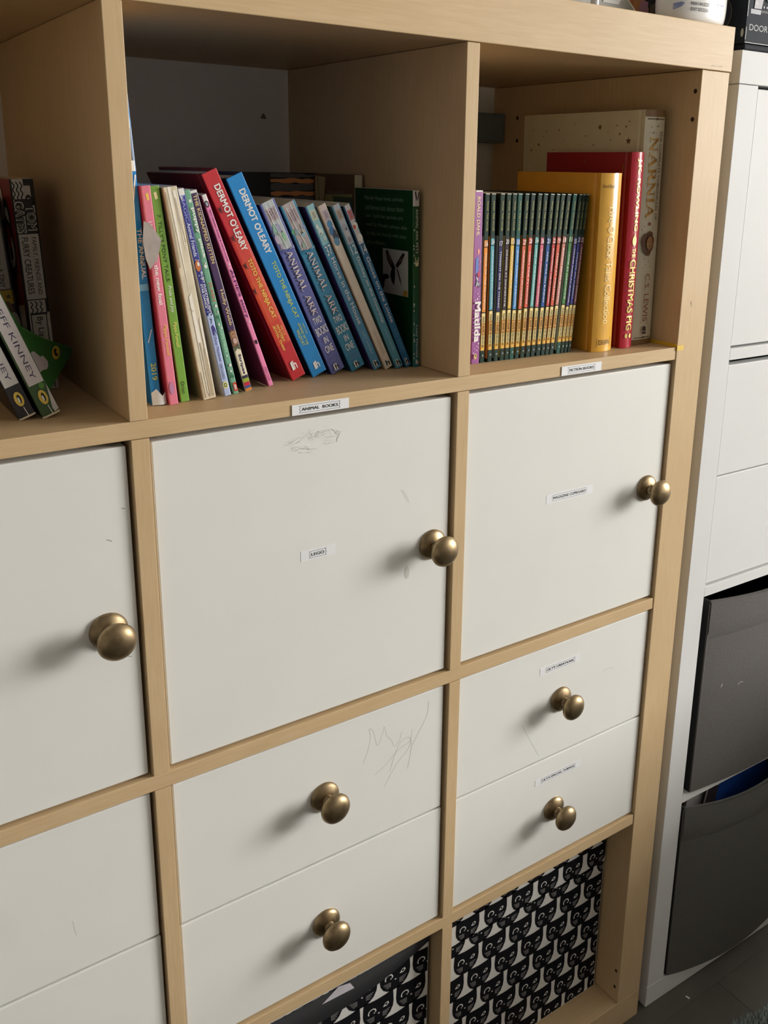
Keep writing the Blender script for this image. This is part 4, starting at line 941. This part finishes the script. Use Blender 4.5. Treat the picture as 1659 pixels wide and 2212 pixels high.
def fabric_bin(label, lx, z0, z1, bulge, sag, mt, y0=.001, drop=0.0):
    t = thing('fabric_bin', label, 'storage bin', (kal.location.x + (KT + lx) * math.cos(KY), kal.location.y + (KT + lx) * math.sin(KY), z0), (0, 0, KY), 'grey fabric bins in the white unit')
    w, h, d = C - lx - .006, z1 - z0, .34
    def yf(u, v): return y0 - bulge * math.sin(math.pi * u) ** .8 * (.55 + .45 * math.sin(math.pi * v)) if 0 < u < 1 else y0
    def zf(u, v): return h * v - sag * math.sin(math.pi * u) * v ** 6 - (drop * math.sin(math.pi * u) * (1 - v) ** 6)
    nu, nv = 16, 14
    m_ = MB(); vs = []
    for j in range(nv + 1):
        for i in range(nu + 1):
            u, v = i / nu, j / nv; vs.append((w * u, yf(u, v), zf(u, v)))
    fs = [(j * (nu + 1) + i, j * (nu + 1) + i + 1, (j + 1) * (nu + 1) + i + 1, (j + 1) * (nu + 1) + i) for j in range(nv) for i in range(nu)]
    m_.add(vs, fs, mt, True)
    m_.add([(p[0], p[1] + .004, p[2]) for p in vs], [tuple(reversed(f_)) for f_ in fs], BIN_D, True)
    tp = nv * (nu + 1)
    for i in range(nu): m_.add([vs[tp + i], vs[tp + i + 1], (vs[tp + i + 1][0], vs[tp + i + 1][1] + .004, vs[tp + i + 1][2]), (vs[tp + i][0], vs[tp + i][1] + .004, vs[tp + i][2])], [(0, 1, 2, 3)], mt)
    m_.build('front_panel', t)
    b_ = MB(); b_.box(0, .003, y0, d, 0, h, BIN_D); b_.box(w - .003, w, y0, d, 0, h, BIN_D); b_.box(0, w, d - .003, d, 0, h, BIN_D); b_.box(0, w, y0 + .004, d, .001, .005, BIN_D)
    b_.build('body', t)
    # hem: a slightly proud band below the rim
    hm = MB(); vs = []; va = 1 - .062 / h
    rows = 5
    for j in range(rows + 1):
        v = va + (1 - va) * j / rows
        for i in range(nu + 1):
            u = i / nu; vs.append((w * u, yf(u, v) - (.0026 if 0 < j else .0004), zf(u, v) + (.0005 if j == rows else 0)))
    hm.add(vs, [(j * (nu + 1) + i, j * (nu + 1) + i + 1, (j + 1) * (nu + 1) + i + 1, (j + 1) * (nu + 1) + i) for j in range(rows) for i in range(nu)], mt, True)
    hm.build('hem', t)
    pp = MB(); pp.box(-.0012, .0012, y0 - .0016, y0 + .001, 0.002, h - .004, mt); pp.build('corner_piping', t, .0006)
    return t, w, h, yf
b1, bw, bh, yf1 = fabric_bin('upper grey fabric bin with a dark gap above its sagging rim', .0125, KZ[1] + .0002, KZ[1] + .326, .010, .012, BIN, -.002, .005)
mb = MB(); sk = Skin(mb, lambda u, v, e: (u, yf1(u / bw, v / bh) - .0004 - e, v), bw, bh)
FL = mat((196, 194, 190), .7, vary=0)
mb2 = MB(); sk2 = Skin(mb2, lambda u, v, e: (u, yf1(u / bw, v / bh) - .0004 - e, v), bw, bh)
sk.poly([(.040, .1735), (.0405, .1765), (.0425, .1800), (.0435, .1795), (.0420, .1755)], FL); sk2.line([(.078, .168), (.081, .1705), (.085, .1712), (.089, .1700)], .0009, FL)
mb.build('lint', b1); mb2.build('lint', b1)
b2, bw, bh, yf2 = fabric_bin('lower grey fabric bin full of magazines', .006, KZ[0] + .0002, KZ[0] + .3245, .024, .020, BIN2, 0, .016)
MAG = [  # colour words, colour, left corner x, depth y, clockwise turn, width, height
       ('pale blue cover', (120, 164, 204), .006, .072, 30, .155, .284), ('white page edges', (222, 220, 214), .020, .064, 30, .155, .283), ('grey cover', (186, 188, 184), .033, .056, 30, .155, .282), ('blue cover', (36, 84, 170), .046, .048, 30, .152, .280),
       ('reddish brown cover', (150, 92, 66), .006, .040, 0, .100, .3235), ('white cover', (206, 202, 202), .016, .030, 6, .062, .3150), ('dark cover', (52, 44, 50), .024, .020, 12, .026, .3080)]
for nm, c_, ux, yy, ang, ww, hh in MAG:
    t = thing('magazine', 'magazine with %s standing in the lower grey bin' % nm, 'magazine', (b2.location.x + ux, b2.location.y + yy, KZ[0] + .0062 + ww * math.sin(R_(ang))), (0, R_(ang), 0), 'magazines in the lower grey bin')
    m_ = MB(); m_.box(0, ww, 0, .0006, 0, hh, K(*c_)); m_.box(0, ww, .0044, .005, 0, hh, K(*c_)); m_.build('cover', t)
    m_ = MB(); m_.box(0.0004, ww - .0005, .0007, .0043, 0, hh - .001, PAPER); m_.build('pages', t)

# ------------------------------------------------------------------ things on top
mb = MB(); mb.box(0, .40, 0, .36, 0, .0075, mat((28, 30, 38), .7, spec=.15)); o = mb.build('black_tray', None, .002); o.location = (.0235, .0008, KH + .0002); o.rotation_euler = (0, 0, KY)
tag(o, 'flat black tray on top of the white unit', 'tray')
bx = thing('cardboard_box', 'black printed door bell box lying on the black tray', 'box', (.0225, .0010, KH + .0080), (0, 0, KY))
BOXK = mat((38, 42, 48), .6, vary=.05, spec=.08)
mb = MB(); mb.box(0, .19, 0, .12, 0, .135, BOXK)
sk = Skin(mb, lambda u, v, e: (u, -e, v), .19, .135)
LT = mat((190, 190, 190), .6, spec=.1)
sk.text('DOOR BELL', .0072, .070, .0150, .0222, LT, bold=.01)
sk.rect(.0068, .12, .0365, .0392, mat((120, 120, 118), .7, spec=.1)); sk.rect(.0068, .026, .034, .0392, BLK)
for i in range(6): sk.disc(.0255 + .0055 * i, .0430, .0014, BLK)
sk.poly([(.012, .0400), (.026, .0405), (.030, .06), (.022, .075), (.014, .066)], K(60, 36, 38)); sk.disc(.016, .046, .003, K(96, 90, 90)); sk.disc(.02, .058, .005, K(92, 40, 44)); sk.disc(.014, .062, .0035, K(120, 100, 94)); sk.poly([(.034, .05), (.06, .0445), (.06, .10), (.034, .10)], mat((62, 76, 74), .7, spec=.1))
lk = Skin(mb, lambda s_, v, e: (-e, s_, v), .12, .135)
lk.disc(.046, .036, .0225, K(22, 24, 44)); lk.ring(.046, .036, .0225, .0232, K(150, 140, 110), 28)
EDG = K(170, 176, 164)
for z0, z1 in ((.004, .018), (.03, .05), (.062, .10)): sk.line([(.0004, z0), (.0007, (z0 + z1) / 2), (.0003, z1)], .0007, EDG)
sk.line([(.0, .0006), (.06, .0008), (.19, .0006)], .0006, EDG); lk.disc(.004, .012, .0022, EDG, .005); lk.disc(.006, .058, .0012, EDG, .003)
mb.build('carton', bx, .0008)
bt = thing('plastic_bottle', 'white plastic tub with a date stamp near the right end of the shelf top', 'bottle', (-.0415, .0330, ZTOP + .0002))
BW = mat((232, 230, 226), .28, vary=.01)
mb = MB(); A_, B_ = .0545, .0290
prof = [(.80, 0), (.90, .0014), (.955, .005), (.985, .011), (1.0, .020), (1.0, .135), (.97, .150), (.86, .162), (.60, .172), (.42, .176)]
mb.lathe(prof, BW, 40, 'z', (0, 0, 0), A_, B_)
def bf(u, v, e):
    q_ = max(0.0, 1 - (u / A_) ** 2); return (u * (1 + e), -B_ * math.sqrt(q_) - e - .0002, v)
sk = Skin(mb, bf, .1, .18)
DK = K(70, 66, 74)
sk.text('MAN 04/2023', -.0300, -.0035, .0178, .0216, DK, bold=.015); sk.text('EXP 03/2026', -.0300, -.0040, .0118, .0156, DK, bold=.015)
sk.rect(.0135, .0270, .0215, .0226, K(110, 90, 170)); sk.poly([(-.048, .0120), (-.040, .0160), (-.037, .0195), (-.040, .0210), (-.048, .0190)], K(140, 150, 190)); sk.line([(-.048, .0145), (-.039, .0175)], .0005, WHT)
mb.build('body', bt)
mb = MB(); mb.lathe([(.0225, .1765), (.023, .179), (.023, .196), (.0215, .198)], BW, 28, 'z'); mb.build('cap', bt)
gf = thing('grey_folder', 'grey folder with a white sloping edge standing on the shelf top', 'folder', (-.0975, .0560, ZTOP + .0002))
mb = MB(); GY = mat((150, 148, 138), .6)
mb.prism([(-.165, 0), (0, 0), (-.110, .0865), (-.165, .0865)], 0, .003, GY); mb.prism([(-.165, 0), (0, 0), (-.110, .0865), (-.165, .0865)], .010, .013, GY); mb.build('cover', gf, .0004)
mb = MB(); mb.prism([(0, 0), (.0018, 0), (-.1086, .0868), (-.110, .0865)], 0, .013, mat((226, 222, 214), .5)); mb.prism([(-.07, .016), (-.045, .016), (-.040, .0215), (-.065, .026)], -.0006, 0, mat((186, 186, 178), .5)); mb.build('paper_edge', gf)
mb = MB(); mb.lathe([(.0042, 0), (.0046, .001), (.0046, .075), (.003, .078)], mat((226, 228, 234), .25), 18, 'z'); o = mb.build('white_tube'); o.location = (-.2000, .0350, ZTOP + .0002)
tag(o, 'slim white plastic tube standing before the grey folder', 'tube')
pb = thing('picture_box', 'small carton with orange and pink artwork behind the white tub', 'box', (-.0960 - .028, .0800, ZTOP + .0002))
mb = MB(); mb.box(0, .088, 0, .045, 0, .11, K(30, 24, 30))
sk = Skin(mb, lambda u, v, e: (u, -e, v), .088, .11)
sk.poly([(.002, .0), (.034, .0), (.040, .020), (.032, .05), (.008, .06), (.002, .05)], K(190, 118, 70)); sk.poly([(.030, .0), (.058, .0), (.060, .022), (.046, .040), (.034, .036)], K(206, 142, 92)); sk.poly([(.040, .012), (.058, .012), (.058, .030), (.046, .031)], K(206, 150, 170)); sk.disc(.034, .036, .006, BLK); sk.poly([(.060, .0), (.07, .0), (.07, .03), (.062, .026)], K(104, 84, 64)); sk.poly([(.07, .03), (.088, .03), (.088, .05), (.07, .05)], K(96, 20, 44))
mb.build('carton', pb, .0006)

# ------------------------------------------------------------------ floor bits
mb = MB(); mb.box(-.0012, .0012, -.0034, .0034, 0, .0006, mat((240, 240, 240), .5)); o = mb.build('paper_fleck'); o.location = (.0932, -.0265, .0002); o.rotation_euler = (0, 0, R_(12))
tag(o, 'tiny white paper fleck on the grey floor', 'paper')
rg = thing('rug', 'shaggy grey-green rug at the bottom right corner', 'rug', (.105, -.115, 0.0002), (0, 0, R_(-12)))
RG = mat((138, 150, 146), .95, vary=.15, scale=40)
mb = MB(); mb.box(0, .9, -.9, 0, 0, .006, RG); mb.build('backing', rg)
mb = MB(); rnd = random.Random(11)
for i in range(2600):
    u = rnd.random() ** 2 * .5 - .004; v = -(rnd.random() ** 2) * .42 + .006
    r = .0035 + rnd.random() * .003; hh = .010 + rnd.random() * .008; dx, dy = rnd.uniform(-.006, .006), rnd.uniform(-.004, .008)
    mb.add([(u - r, v - r, .004), (u + r, v - r, .004), (u, v + r, .004), (u + dx, v + dy, .004 + hh)], [(0, 1, 3), (1, 2, 3), (2, 0, 3)], RG)
o = mb.build('pile', rg); o['kind'] = 'stuff'
